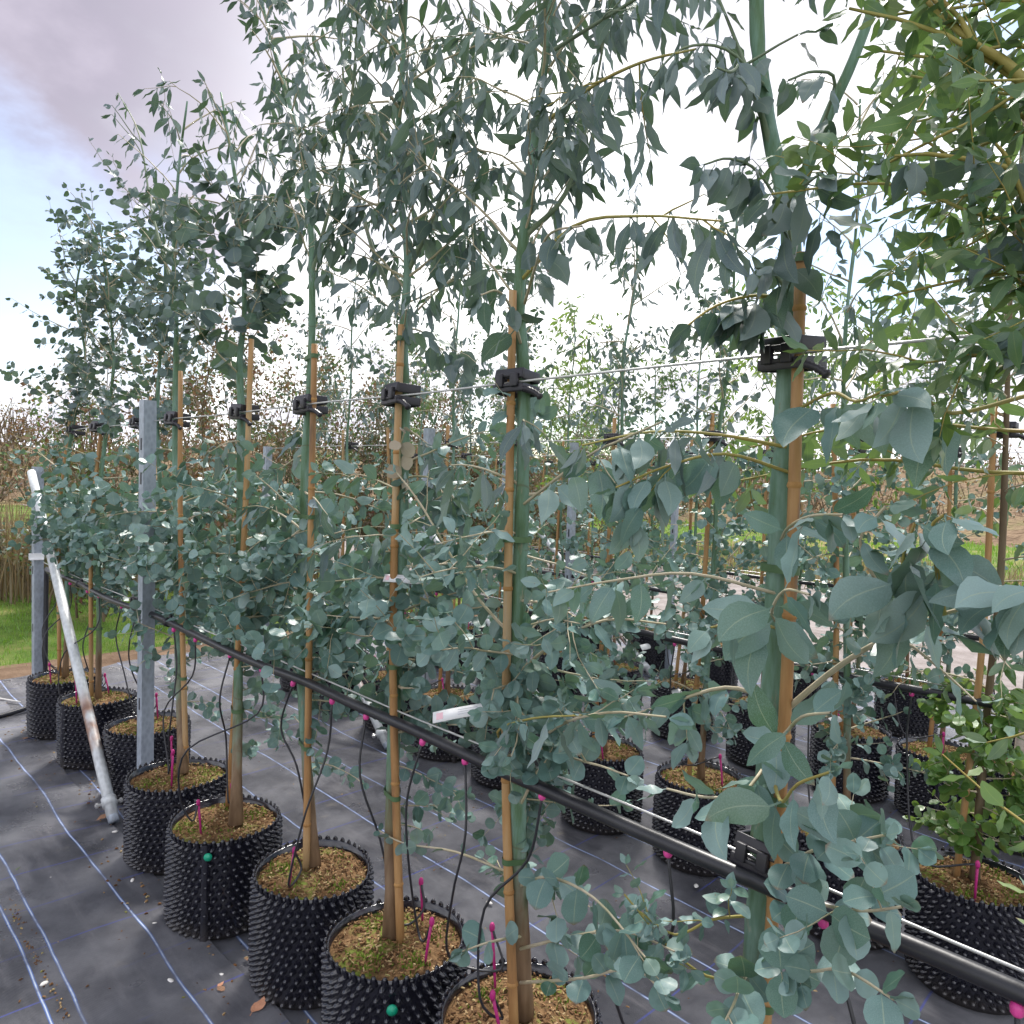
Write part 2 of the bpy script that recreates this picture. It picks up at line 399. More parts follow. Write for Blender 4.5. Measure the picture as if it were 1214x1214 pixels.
def mat_membrane(name, lines, period, x0, cross0, seed):
    """woven black ground cover: pale blue guide threads along, dark blue ones across, dust and silt stains"""
    t = NT(name); co = t.coord('Object')
    s = t.n('ShaderNodeSeparateXYZ', {0: co})
    off = t.n('ShaderNodeVectorMath', {0: co, 1: (seed, seed * 2.0, 0)}, operation='ADD').outputs[0]
    wob = t.math('MULTIPLY_ADD', t.noise(1.3, 3, off), 0.05, -0.025)
    x = t.math('ADD', s.outputs[0], wob)
    y = t.math('ADD', s.outputs[1], t.math('MULTIPLY_ADD', t.noise(1.7, 3, off), 0.05, -0.025))
    d = None
    if period:
        d = t.math('PINGPONG', t.math('SUBTRACT', x, x0), period / 2)
    for l in lines:
        q = t.math('ABSOLUTE', t.math('SUBTRACT', x, l))
        d = q if d is None else t.math('MINIMUM', d, q)
    dc = t.math('PINGPONG', t.math('SUBTRACT', y, cross0), 0.1435)
    weave = t.n('ShaderNodeTexWave', {'Vector': co, 'Scale': 110.0, 'Distortion': 0.4}, bands_direction='Y').outputs[1]
    weave2 = t.n('ShaderNodeTexWave', {'Vector': co, 'Scale': 110.0, 'Distortion': 0.4}, bands_direction='X').outputs[1]
    base = t.ramp(t.noise(2.2, 6, off, 0.62), [(0.30, (0.020, 0.021, 0.029)), (0.44, (0.062, 0.063, 0.076)), (0.56, (0.115, 0.116, 0.132)), (0.7, (0.19, 0.19, 0.205))])
    streak = t.smooth(t.noise(2.4, 6, t.scale(off, (3.2, 0.5, 1)), 0.68), 0.50, 0.70, 0, 0.65)
    base = t.mix(streak, base, (0.175, 0.17, 0.185, 1))
    silt = t.smooth(t.noise(5.5, 6, off, 0.68), 0.60, 0.74, 0, 0.6)
    base = t.mix(silt, base, (0.19, 0.165, 0.13, 1))
    dark = t.smooth(t.noise(3.1, 5, t.n('ShaderNodeVectorMath', {0: off, 1: (5, 9, 1)}, operation='ADD').outputs[0], 0.6), 0.56, 0.70, 0, 0.7)
    base = t.mix(dark, base, (0.022, 0.022, 0.032, 1))
    wear = t.smooth(t.noise(7, 4, off, 0.65), 0.34, 0.58, 0.22, 0.95)
    halo = t.math('MULTIPLY', t.smooth(d, 0.0040, 0.0060, 0.85, 0.0), wear)
    core = t.math('MULTIPLY', t.smooth(d, 0.0012, 0.0028, 0.95, 0.0), wear)
    cl = t.math('MULTIPLY', t.smooth(dc, 0.0022, 0.0045, 0.75, 0.0), t.smooth(t.noise(3.3, 3, off), 0.38, 0.55))
    col = t.mix(cl, base, (0.05, 0.07, 0.30, 1))
    col = t.mix(halo, col, (0.07, 0.15, 0.46, 1))
    col = t.mix(core, col, (0.55, 0.62, 0.70, 1))
    hgt = t.math('ADD', t.math('MULTIPLY', t.math('ADD', weave, weave2), 0.03), t.math('ADD', t.noise(2.6, 5, t.scale(off, (1.2, 0.7, 1))), t.math('MULTIPLY', t.noise(11, 4, off), 0.25)))
    rough = t.smooth(t.noise(3.0, 5, off, 0.6), 0.3, 0.7, 0.24, 0.5)
    return t.done(t.bsdf(col, rough, 0.6, normal=t.bump(hgt, 0.75, 0.04)))
M['mem_left'] = mat_membrane('ground_cover_left', [0.887, 0.615, 0.54, 0.25, -0.04, -0.33, -0.62], 0, 0, 2.545, 3.0)
M['mem_right'] = mat_membrane('ground_cover_right', [], 0.285, 1.692, 2.70, 11.0)
def mat_ground():
    t = NT('field_ground'); co = t.coord('Object')
    s = t.n('ShaderNodeSeparateXYZ', {0: co})
    g = t.ramp(t.noise(1.4, 6, co, 0.65), [(0.3, (0.05, 0.085, 0.018)), (0.5, (0.10, 0.17, 0.03)), (0.68, (0.20, 0.20, 0.07))])
    dry = t.smooth(t.noise(0.22, 4, co), 0.46, 0.60)
    g = t.mix(t.math('MULTIPLY', dry, 0.75), g, (0.27, 0.20, 0.10, 1))
    return t.done(t.bsdf(g, 0.9, 0.1, normal=t.bump(t.noise(30, 4, co), 0.8, 0.05)))
M['ground'] = mat_ground()
M['gravel'] = mat_simple('gravel', [(0.3, (0.15, 0.13, 0.115)), (0.5, (0.24, 0.21, 0.20)), (0.7, (0.32, 0.29, 0.28))], 3.0, 0.9, 0.1, bump=0.6, bscale=60, bdist=0.02)
M['soil_edge'] = mat_simple('soil_edge', [(0.3, (0.11, 0.07, 0.045)), (0.7, (0.22, 0.15, 0.10))], 6, 0.9, 0.1, bump=0.6, bdist=0.02)
M['grass'] = leaf_mat('grass_blade', [(0.08, 0.20, 0.012), (0.16, 0.34, 0.022), (0.12, 0.27, 0.018), (0.26, 0.34, 0.06)], (0.14, 0.24, 0.03), 0.25, (0.25, 0.42, 0.03), 0.6)
M['reed'] = leaf_mat('dry_reed', [(0.20, 0.13, 0.075), (0.32, 0.23, 0.13), (0.16, 0.14, 0.06), (0.26, 0.17, 0.10), (0.40, 0.31, 0.20)], (0.3, 0.22, 0.12), 0.15, (0.3, 0.2, 0.08), 0.8)
M['bank'] = mat_simple('bank_soil', [(0.3, (0.13, 0.085, 0.055)), (0.5, (0.22, 0.155, 0.10)), (0.7, (0.17, 0.16, 0.07))], 0.6, 0.9, 0.1, bump=0.8, bscale=4, bdist=0.3)
M['pebble'] = mat_simple('pale_pebble', [(0.3, (0.5, 0.48, 0.45)), (0.7, (0.75, 0.73, 0.7))], 20, 0.6, 0.3)
M['fallen'] = mat_simple('fallen_leaf_orange', [(0.3, (0.42, 0.18, 0.10)), (0.7, (0.60, 0.32, 0.20))], 25, 0.6, 0.3)
M['fallen_b'] = mat_simple('fallen_leaf_brown', [(0.3, (0.20, 0.10, 0.06)), (0.7, (0.34, 0.2, 0.12))], 25, 0.7, 0.3)
M['film'] = mat_simple('tunnel_film', [(0.3, (0.62, 0.63, 0.66)), (0.7, (0.76, 0.77, 0.8))], 1.5, 0.4, 0.5)
M['timber'] = mat_simple('weathered_timber', [(0.3, (0.16, 0.12, 0.09)), (0.7, (0.30, 0.24, 0.19))], 6, 0.8, 0.2, (1, 1, 0.2))

# ------------------------------------------------------------------ setting: ground, membrane, track, bank
def sheet(name, x0, x1, y0, y1, z, mat, nx=1, ny=1, fn=None, edge=None, kind='structure'):
    mb = MB(); vs = []; fs = []
    for j in range(ny + 1):
        for i in range(nx + 1):
            x = x0 + (x1 - x0) * i / nx; y = y0 + (y1 - y0) * j / ny
            if edge and i == nx: x += edge(y)
            vs.append((x, y, z + (fn(x, y) if fn else 0)))
    for j in range(ny):
        for i in range(nx):
            a = j * (nx + 1) + i
            fs.append((a, a + 1, a + nx + 2, a + nx + 1))
    mb.add(vs, fs)
    o = mb.build(name, mat); tag(o, kind=kind)
    return o
def ripple(x, y):
    return 0.007 * max(0.0, math.sin(x * 3.7 + 0.8 * math.sin(y * 1.3)) ** 9) * (0.5 + 0.5 * math.sin(y * 1.9 + x)) + 0.006 * max(0.0, math.sin(y * 2.6 + x * 1.1) ** 11) + 0.0022 * math.sin(x * 9.1 + 1.7 * math.sin(y * 2.3)) + 0.002 * math.sin(y * 5.3 + x * 3.1) + 0.003
sheet('ground', -300, 700, -300, 700, -0.02, M['ground'])
g1 = sheet('membrane', 1.0, 7.4, -3.0, 6.85, 0.002, M['mem_right'], 128, 160, ripple)
g2 = sheet('membrane', -3.5, 1.05, -3.0, 6.85, 0.012, M['mem_left'], 90, 160, ripple, edge=lambda y: 0.008 * math.sin(y * 4.1) + 0.006 * math.sin(y * 9.7))
sheet('track', 7.25, 13.5, -12, 60, -0.006, M['gravel'], 4, 20)
# bare soil strip along the end of the membrane
sheet('soil_strip', -6, 7.25, 6.7, 7.25, -0.004, M['soil_edge'], 60, 5, lambda x, y: 0.004 + 0.025 * math.exp(-((y - 6.97) / 0.14) ** 2) * (1 + 0.4 * math.sin(x * 7)))

def np_mesh(name, V, F, mat, UV=None):
    """V (n,3), F (m,4 or 3) int arrays"""
    me = bpy.data.meshes.new(name)
    k = F.shape[1]
    me.vertices.add(len(V)); me.vertices.foreach_set('co', np.ascontiguousarray(V, np.float32).ravel())
    me.loops.add(F.size); me.loops.foreach_set('vertex_index', np.ascontiguousarray(F, np.int32).ravel())
    me.polygons.add(len(F)); me.polygons.foreach_set('loop_start', np.arange(0, F.size, k, dtype=np.int32))
    me.polygons.foreach_set('use_smooth', np.ones(len(F), bool))
    if UV is not None:
        l = me.uv_layers.new(name='UVMap')
        l.data.foreach_set('uv', np.ascontiguousarray(UV[F.ravel()], np.float32).ravel())
    me.materials.append(mat)
    me.update(calc_edges=True); me.validate()
    return me

# ------------------------------------------------------------------ leaf shapes (base at origin, +Y to the tip, length 1)
def leaf_shape(kind, seed):
    r = random.Random(seed * 77 + len(kind))
    ts = [0.0, 0.06, 0.16, 0.30, 0.46, 0.62, 0.78, 0.91, 1.0]
    prof = {'round': ([0.0, 0.42, 0.73, 0.95, 1.0, 0.95, 0.76, 0.46, 0.03], 0.42),
            'oval':  ([0.0, 0.36, 0.66, 0.93, 1.0, 0.92, 0.68, 0.36, 0.02], 0.25),
            'ovate': ([0.0, 0.46, 0.80, 1.0, 0.96, 0.77, 0.50, 0.22, 0.01], 0.235),
            'elliptic': ([0.0, 0.34, 0.66, 0.94, 1.0, 0.88, 0.60, 0.29, 0.01], 0.185),
            'lance': ([0.0, 0.34, 0.68, 0.95, 1.0, 0.86, 0.58, 0.26, 0.01], 0.118)}[kind]
    pet = {'round': 0.07, 'elliptic': 0.06, 'oval': 0.12, 'ovate': 0.18, 'lance': 0.14}[kind]
    W = prof[1] * r.uniform(0.88, 1.12)
    curl = r.uniform(-0.38, 0.2); fold = r.uniform(-0.05, 0.26); bend = r.uniform(-0.17, 0.17); tw = r.uniform(-0.55, 0.55)
    if kind == 'round': bend *= 0.3; tw *= 0.4; curl *= 0.7
    V, UV = [], []
    n = len(ts)
    pw = 0.013 if kind != 'round' else 0.02
    V += [(-pw, -0.0, 0), (pw, 0.0, 0)]; UV += [(0.5, 0), (0.5, 0)]
    F = []
    for i, tt in enumerate(ts):
        y = pet + (1 - pet) * tt
        w = W * prof[0][i] * r.uniform(0.95, 1.05) if i else pw
        z0 = curl * tt * tt * 0.6; x0 = bend * math.sin(tt * 2.4)
        a = tw * tt
        wav = 0.035 * math.sin(i * 1.9 + seed * 1.3)
        for s, u in ((-1, 0.0), (0, 0.5), (1, 1.0)):
            dx = s * w * math.cos(a); dz = s * w * math.sin(a) + abs(s) * w * fold + (wav if s else 0) * (w / W if W else 0)
            V.append((x0 + dx, y, z0 + dz)); UV.append((u, tt))
    F.append((0, 1, 4, 2))  # petiole
    for i in range(n - 1):
        a = 2 + i * 3; b = a + 3
        F.append((a, a + 1, b + 1, b)); F.append((a + 1, a + 2, b + 2, b + 1))
    F[0] = (0, 1, 4, 2)
    return np.array(V), np.array(F), np.array(UV)
KINDS = ('round', 'oval', 'ovate', 'lance', 'elliptic')
NV = 10
SHAPES = {(k, v): leaf_shape(k, v) for k in KINDS for v in range(NV)}
for v in range(NV):     # small far leaf, folded along its rib
    q = random.Random(v + 5); w, z = q.uniform(0.22, 0.36), q.uniform(-0.12, 0.2)
    SHAPES[('small', v)] = (np.array([(0, 0, 0), (w, 0.42, z), (0, 1, q.uniform(-0.2, 0.1)), (0, 0.45, 0), (-w, 0.42, z)]), np.array([(0, 1, 2, 3), (0, 3, 2, 4)]), np.array([(0.5, 0), (1, 0.4), (0.5, 1), (0.5, 0.4), (0, 0.4)]))
LEAF_MESH = {}
def leaf_mesh(kind, v, mat):
    key = (kind, v, mat)
    if key not in LEAF_MESH:
        V, F, UV = SHAPES[(kind, v)]
        LEAF_MESH[key] = np_mesh('leaf_' + kind, V, F, M[mat], UV)
    return LEAF_MESH[key]

class Leaves:
    """leaves of one plant: list of placements, emitted as single leaf objects and one remaining mass"""
    def __init__(s): s.k = []; s.v = []; s.p = []; s.d = []; s.nn = []; s.s = []; s.m = []; s.w = []
    def add(s, kind, p, d, n, size, mat, r, w=1.0):
        s.k.append(kind); s.v.append(r.randrange(NV)); s.p.append(tuple(p)); s.d.append(tuple(d)); s.nn.append(tuple(n))
        s.s.append(size); s.m.append(mat); s.w.append(w)
    def emit(s, root, base, limit=290, minpx=8.0, single='leaf'):
        if not s.p: return
        P = np.array(s.p); D = np.array(s.d); N = np.array(s.nn); S = np.array(s.s)
        D /= np.linalg.norm(D, axis=1)[:, None]
        X = np.cross(D, N); X /= np.linalg.norm(X, axis=1)[:, None] + 1e-9
        Z = np.cross(X, D)
        B = np.stack([X * (S * np.array(s.w))[:, None], D * S[:, None], Z * S[:, None]], axis=2)
        mid = P + D * (S * 0.5)[:, None]
        px, py, pz = proj(mid)
        wid = {'small': 0.6, 'elliptic': 0.37, 'round': 0.86, 'oval': 0.58, 'ovate': 0.5, 'lance': 0.29}
        pw = FPX * S / np.maximum(pz, 0.05) * np.array([(0.5 + 0.5 * wid[k]) for k in s.k])
        pw[(px < -5) | (px > 1219) | (py < -5) | (py > 1219) | (pz < 0.1)] = 0
        order = np.argsort(-pw)
        chosen = [int(i) for i in order[:limit] if pw[i] >= minpx]
        base = np.array(base)
        for i in chosen:
            o = bpy.data.objects.new(single, leaf_mesh(s.k[i], s.v[i], s.m[i]))
            C.objects.link(o); o.parent = root
            q = P[i] - base
            o.matrix_basis = Matrix([[*B[i][0], q[0]], [*B[i][1], q[1]], [*B[i][2], q[2]], [0, 0, 0, 1]])
        ch = set(chosen)
        groups = {}
        for i in range(len(s.p)):
            if i in ch: continue
            groups.setdefault(s.m[i], {}).setdefault((s.k[i], s.v[i]), []).append(i)
        for mat, g in groups.items():
            VV, FF, UU = [], [], []; off = 0
            for (k, v), idx in g.items():
                V, F, UV = SHAPES[(k, v)]
                w = np.einsum('nij,vj->nvi', B[idx], V) + (P[idx] - base)[:, None, :]
                VV.append(w.reshape(-1, 3)); nvv = len(V)
                FF.append((F[None] + (off + np.arange(len(idx)) * nvv)[:, None, None]).reshape(-1, 4))
                UU.append(np.tile(UV, (len(idx), 1))); off += nvv * len(idx)
            me = np_mesh('foliage', np.concatenate(VV), np.concatenate(FF), M[mat], np.concatenate(UU))
            tag(obj('foliage', me, root), kind='stuff')

def rvec(r, s=1.0): return Vector((r.gauss(0, s), r.gauss(0, s), r.gauss(0, s)))

def leaf_pairs(L, path, r, kind, size, mat, spacing, droop, start=0.15, tipcluster=True):
    """opposite leaves along a twig; droop 0 = juvenile leaves held out, 1 = hanging adult leaves"""
    tot = sum((path[i + 1] - path[i]).length for i in range(len(path) - 1))
    if tot <= 0: return
    d = start * tot; k = r.randrange(2); ang = r.uniform(0, 6.28)
    while d < tot:
        acc = 0
        for i in range(len(path) - 1):
            sl = (path[i + 1] - path[i]).length
            if acc + sl >= d: break
            acc += sl
        t = (path[i + 1] - path[i]).normalized(); p = path[i] + t * (d - acc)
        a = t.orthogonal().normalized(); b = t.cross(a)
        ang += 1.57 + r.gauss(0, 0.25)
        for s in (0, 1):
            if r.random() < 0.10: continue
            w = ang + s * 3.1416 + r.gauss(0, 0.2)
            side = a * math.cos(w) + b * math.sin(w)
            sz = size * r.uniform(0.68, 1.15) * (1.0 if d < tot * 0.8 else 0.8)
            if droop > 0.3:
                dr = side * 0.55 + t * 0.35 + Vector((0, 0, -1)) * droop * r.uniform(0.7, 1.5) + rvec(r, 0.16)
                nn = rvec(r, 1.0)
            else:
                dr = side * 1.0 + t * 0.45 + Vector((0, 0, -droop - 0.05)) + rvec(r, 0.2)
                nn = t * 0.9 + Vector((0, 0, 0.6)) + rvec(r, 0.45)
            L.add(kind, p, dr.normalized(), nn.normalized(), sz, mat, r)
        d += spacing * r.uniform(0.7, 1.3)
    if tipcluster:
        t = (path[-1] - path[-2]).normalized()
        for _ in range(2):
            dr = t + rvec(r, 0.4) + Vector((0, 0, -droop))
            L.add(kind, path[-1], dr.normalized(), rvec(r, 1).normalized(), size * 0.55, mat, r)

def grow(p, d, length, n, r, trop, wob=0.14):
    """a limb path: trop > 0 curves up, < 0 sags"""
    pts = [Vector(p)]; d = Vector(d).normalized(); st = length / n
    for i in range(n):
        d = (d + Vector((0, 0, trop / n)) + rvec(r, wob / math.sqrt(n))).normalized()
        pts.append(pts[-1] + d * st)
    return pts

def path_at(path, f):
    tot = sum((path[i + 1] - path[i]).length for i in range(len(path) - 1)); d = f * tot; acc = 0
    for i in range(len(path) - 1):
        sl = (path[i + 1] - path[i]).length
        if acc + sl >= d or i == len(path) - 2:
            t = (path[i + 1] - path[i]).normalized()
            return path[i] + t * (d - acc), t
        acc += sl

def z_frac(path, z):
    for i in range(len(path) - 1):
        if path[i].z <= z <= path[i + 1].z:
            f = (z - path[i].z) / max(1e-6, path[i + 1].z - path[i].z)
            return path[i].lerp(path[i + 1], f)
    return path[-1]

class Tree:
    def __init__(s, label, group, stem, r0, r1, seed, trunk='trunk', name='eucalyptus_tree', twig='twig'):
        s.r = random.Random(seed); s.base = Vector(stem[0]); s.twig = twig
        s.root = empty(name, s.base, label, 'tree', group)
        s.path = smooth_path(stem, 5); s.L = Leaves()
        n = len(s.path)
        rad = [r0 + (r1 - r0) * (i / (n - 1)) ** 0.9 for i in range(n)]
        rad = [q * (1 + 0.06 * s.r.gauss(0, 1)) for q in rad]
        rad[0] *= 1.25
        s.r0, s.r1 = r0, r1
        mb = MB(); mb.tube([p - s.base for p in s.path], rad, 9)
        mb.build('trunk', M[trunk], s.root)
    def limb(s, path, r0, r1, n=5, mat=None):
        mb = MB(); k = len(path)
        mb.tube([p - s.base for p in path], [r0 + (r1 - r0) * i / (k - 1) for i in range(k)], n, cap=False)
        return mb
    def branch(s, path, r0, r1, kind, size, leafmat, spacing, droop, twigs=0, twl=0.16, mat=None, start=0.2):
        mb = s.limb(path, r0, r1)
        r = s.r
        for k in range(twigs):
            f = r.uniform(0.22, 0.95); p, t = path_at(path, f)
            d = (t * 0.6 + rvec(r, 0.55) + Vector((0, 0, 0.1))).normalized()
            tp = grow(p, d, twl * r.uniform(0.6, 1.3), 4, r, -0.5 * max(droop, 0.2), 0.25)
            mb.tube([q - s.base for q in tp], [r0 * 0.42, r0 * 0.35, r0 * 0.3, r0 * 0.25, r0 * 0.18], 4, cap=False)
            leaf_pairs(s.L, tp, r, kind, size, leafmat, spacing, droop, 0.2)
        leaf_pairs(s.L, path, r, kind, size, leafmat, spacing * 1.1, droop, start)
        mb.build('branch', M[mat or s.twig], s.root)
    def whorl(s, z0, z1, nb, length, kind, size, leafmat, spacing, droop, elev, trop, twigs, twl, rr=0.0042, mat=None, bias=None, path=None):
        r = s.r; az = r.uniform(0, 6.28)
        pth = path or s.path
        for i in range(nb):
            z = z0 + (z1 - z0) * (i + r.uniform(0.1, 0.9)) / nb
            p = z_frac(pth, z); az += 2.4 + r.gauss(0, 0.5)
            a = az
            if bias is not None and r.random() < bias[1]: a = bias[0] + r.gauss(0, 0.6)
            e = elev + r.gauss(0, 0.22)
            d = Vector((math.cos(a) * math.cos(e), math.sin(a) * math.cos(e), math.sin(e)))
            ln = length * r.uniform(0.55, 1.2)
            if p.z < 1.16 and d.x < 0.15 and s.base.x < 2 and r.random() < 0.85:
                d = Vector((abs(d.x) + 0.3, d.y, d.z + 0.1)).normalized()
            if d.x < -0.2: ln *= 0.80
            pt = grow(p, d, ln, 7, r, trop, 0.22)
            s.branch(pt, rr * r.uniform(0.7, 1.2), 0.0012, kind, size, leafmat, spacing, droop, max(0, int(twigs + r.gauss(0, 0.8))), twl, mat)
    def hero(s, pix, kind, size, leafmat, n, droop, r0=0.0045, twigs=0, twl=0.1, mat=None, start=0.3):
        path = smooth_path([at_x(*q) for q in pix], 4)
        tot = sum((path[i + 1] - path[i]).length for i in range(len(path) - 1))
        s.branch(path, r0, 0.0018, kind, size, leafmat, tot * (1 - start) / max(1, n), droop, twigs, twl, mat, start)
    def done(s, limit=290, minpx=9.0):
        s.L.emit(s.root, s.base, limit, minpx)

# ------------------------------------------------------------------ pots
PR, PH = 0.188, 0.362
def pot_meshes(var=0):
    def warp(mb):
        out = []
        for x, y, z in mb.v:
            a = math.atan2(y, x); k = 1 + 0.016 * math.sin(2 * a + var * 1.7) * (0.4 + z / PH) + 0.010 * math.sin(3 * a + var * 2.9 + z * 6) - 0.012 * math.sin(z / PH * 3.14) * math.cos(a * 2 + var)
            out.append((x * k, y * k, z + 0.004 * math.sin(2 * a + var * 2.2) * z / PH))
        mb.v = out
    mb = MB()
    mb.lathe([(0.150, 0.0), (PR - 0.008, 0.0), (PR - 0.004, 0.02), (PR, 0.12), (PR, PH - 0.02), (PR + 0.002, PH - 0.004), (PR - 0.003, PH - 0.006), (PR - 0.006, PH - 0.05)], 64)
    # overlap where the sheet is joined
    fl = []
    for z in np.linspace(0.004, PH - 0.002, 9):
        for a in (-0.02, 0.0, 0.10, 0.13): fl.append(((PR + (0.016 if -0.01 < a < 0.12 else 0.002)) * math.cos(a), (PR + (0.016 if -0.01 < a < 0.12 else 0.002)) * math.sin(a), float(z)))
    mb.add(fl, [(q * 4 + k, q * 4 + k + 1, q * 4 + k + 5, q * 4 + k + 4) for q in range(8) for k in range(3)])
    warp(mb)
    wall = mb.mesh('pot_wall', M['pot'])
    kb = MB(); r = random.Random(5)
    nc, nr = 42, 13
    for j in range(nr):
        z = 0.016 + (PH - 0.026) * (j + 0.35) / nr
        for i in range(nc):
            a = 2 * math.pi * (i + 0.5 * (j % 2)) / nc + r.gauss(0, 0.010)
            R = PR if z > 0.1 else PR - 0.004 + 0.004 * z / 0.1
            nrm = Vector((math.cos(a), math.sin(a), 0)); tg = Vector((-math.sin(a), math.cos(a), 0)); up = Vector((0, 0, 1))
            c = nrm * (R - 0.002) + up * (z + r.gauss(0, 0.0008))
            vs = []; ns = 6
            for rr, h in ((0.0128, 0.0), (0.0082, 0.011), (0.0052, 0.0185)):
                for k in range(ns):
                    w = 2 * math.pi * k / ns
                    vs.append(c + nrm * h + tg * math.cos(w) * rr + up * math.sin(w) * rr * 0.9)
            vs.append(c + nrm * 0.0208)
            fs = []
            for q in range(2):
                for k in range(ns):
                    k2 = (k + 1) % ns
                    fs.append((q * ns + k, q * ns + k2, (q + 1) * ns + k2, (q + 1) * ns + k))
            for k in range(ns): fs.append((2 * ns + k, 2 * ns + (k + 1) % ns, 3 * ns))
            kb.add(vs, fs)
    warp(kb)
    knobs = kb.mesh('pot_knobs', M['pot'])
    tb = MB()       # scalloped top edge: a curled tooth between every two knob columns
    for i in range(nc):
        a = 2 * math.pi * (i + 0.25) / nc
        nrm = Vector((math.cos(a), math.sin(a), 0)); tg = Vector((-math.sin(a), math.cos(a), 0))
        pts = []
        for (o_, z, w) in ((0.0, PH - 0.022, 0.0105), (0.004, PH - 0.006, 0.010), (0.006, PH + 0.001, 0.008), (0.004, PH + 0.007, 0.004)):
            c = nrm * (PR + o_) + Vector((0, 0, z))
            pts += [c - tg * w, c + nrm * 0.005, c + tg * w, c - nrm * 0.003]
        fs = []
        for q in range(3):
            for k in range(4):
                fs.append((q * 4 + k, q * 4 + (k + 1) % 4, q * 4 + 4 + (k + 1) % 4, q * 4 + 4 + k))
        fs.append((12, 13, 14, 15))
        tb.add(pts, fs)
    warp(tb)
    rim = tb.mesh('pot_rim', M['pot'])
    soils, chips, mosses = [], [], []
    for v in range(4):
        r = random.Random(v + 40)
        sb = MB(); n = 36; rings = 9
        vs = [(0, 0, PH - 0.018)]; fs = []
        for q in range(1, rings + 1):
            for k in range(n):
                R = (PR - 0.004) * q / rings; w = 2 * math.pi * k / n
                vs.append((R * math.cos(w), R * math.sin(w), PH - 0.018 - 0.014 * (q / rings) ** 3 + r.gauss(0, 0.0028)))
        for k in range(n): fs.append((0, 1 + k, 1 + (k + 1) % n))
        for q in range(rings - 1):
            for k in range(n):
                a = 1 + q * n
                fs.append((a + k, a + n + k, a + n + (k + 1) % n, a + (k + 1) % n))
        sb.add(vs, fs); warp(sb); soils.append(sb.mesh('pot_soil', M['soil']))
        cb = MB()
        for _ in range(700):
            R = (PR - 0.012) * math.sqrt(r.random()); w = r.uniform(0, 6.28)
            mt = Matrix.Rotation(r.uniform(0, 6.28), 3, 'Z') @ Matrix.Rotation(r.gauss(0, 0.35), 3, 'X') @ Matrix.Rotation(r.gauss(0, 0.25), 3, 'Y')
            cb.box((R * math.cos(w), R * math.sin(w), PH - 0.014 - 0.014 * (R / PR) ** 3 + r.uniform(0, 0.005)), (r.uniform(0.002, 0.008), r.uniform(0.001, 0.003), r.uniform(0.0006, 0.0016)), mt, taper=0.8)
        chips.append(cb.mesh('pot_chips', M['chip'], smooth=False))
        mm = MB()       # moss and liverwort tufts
        for _ in range(260):
            cx, cy = r.choice([(0.09, 0.05), (-0.08, 0.08), (0.03, -0.11), (-0.1, -0.04)])
            x, y = cx + r.gauss(0, 0.028), cy + r.gauss(0, 0.028)
            if math.hypot(x, y) > PR - 0.015: continue
            hh = r.uniform(0.006, 0.016)
            a = r.uniform(0, 6.28); q = 0.004
            mm.add([(x + q * math.cos(a), y + q * math.sin(a), PH - 0.024), (x - q * math.cos(a), y - q * math.sin(a), PH - 0.024),
                    (x + r.gauss(0, 0.006), y + r.gauss(0, 0.006), PH - 0.02 + hh)], [(0, 1, 2)])
        mosses.append(mm.mesh('pot_moss', M['moss']))
    return wall, knobs, rim, soils, chips, mosses
POTS = [pot_meshes(v) for v in range(4)]
plug_mb = MB(); plug_mb.lathe([(0.001, 0.0), (0.014, 0.001), (0.015, 0.006), (0.009, 0.011), (0.001, 0.013)], 12)
PLUG = plug_mb.mesh('plug', M['plug'])
ROWW = ['front', 'second', 'third', 'fourth']
pot_i = 0
def pot(x, y, label, group, detail=True, plug_dir=None):
    global pot_i
    pot_i += 1; v = pot_i % 4
    POT = POTS[(pot_i * 7 + pot_i // 4) % 4]
    e = empty('plant_pot', (x, y, 0.006), label, 'plant pot', group)
    e.rotation_euler.z = rnd.uniform(0, 6.28)
    e.scale = (rnd.uniform(0.97, 1.03), rnd.uniform(0.97, 1.03), rnd.uniform(0.97, 1.02))
    obj('wall', POT[0], e)
    tag(obj('knobs', POT[1], e), kind='stuff')
    tag(obj('rim', POT[2], e), kind='stuff')
    so = obj('soil', POT[3][v], e)
    tag(obj('bark_chips', POT[4][v], so), kind='stuff')
    tag(obj('moss', POT[5][v], so), kind='stuff')
    if plug_dir is not None:
        a, z = plug_dir
        p = obj('fastener', PLUG, e)
        a -= e.rotation_euler.z
        d = Vector((math.cos(a), math.sin(a), 0))
        p.location = d * (PR + 0.012) + Vector((0, 0, z))
        p.rotation_euler = d.to_track_quat('Z', 'Y').to_euler()
        p['label'] = 'bright green round plastic fastener'
    return e

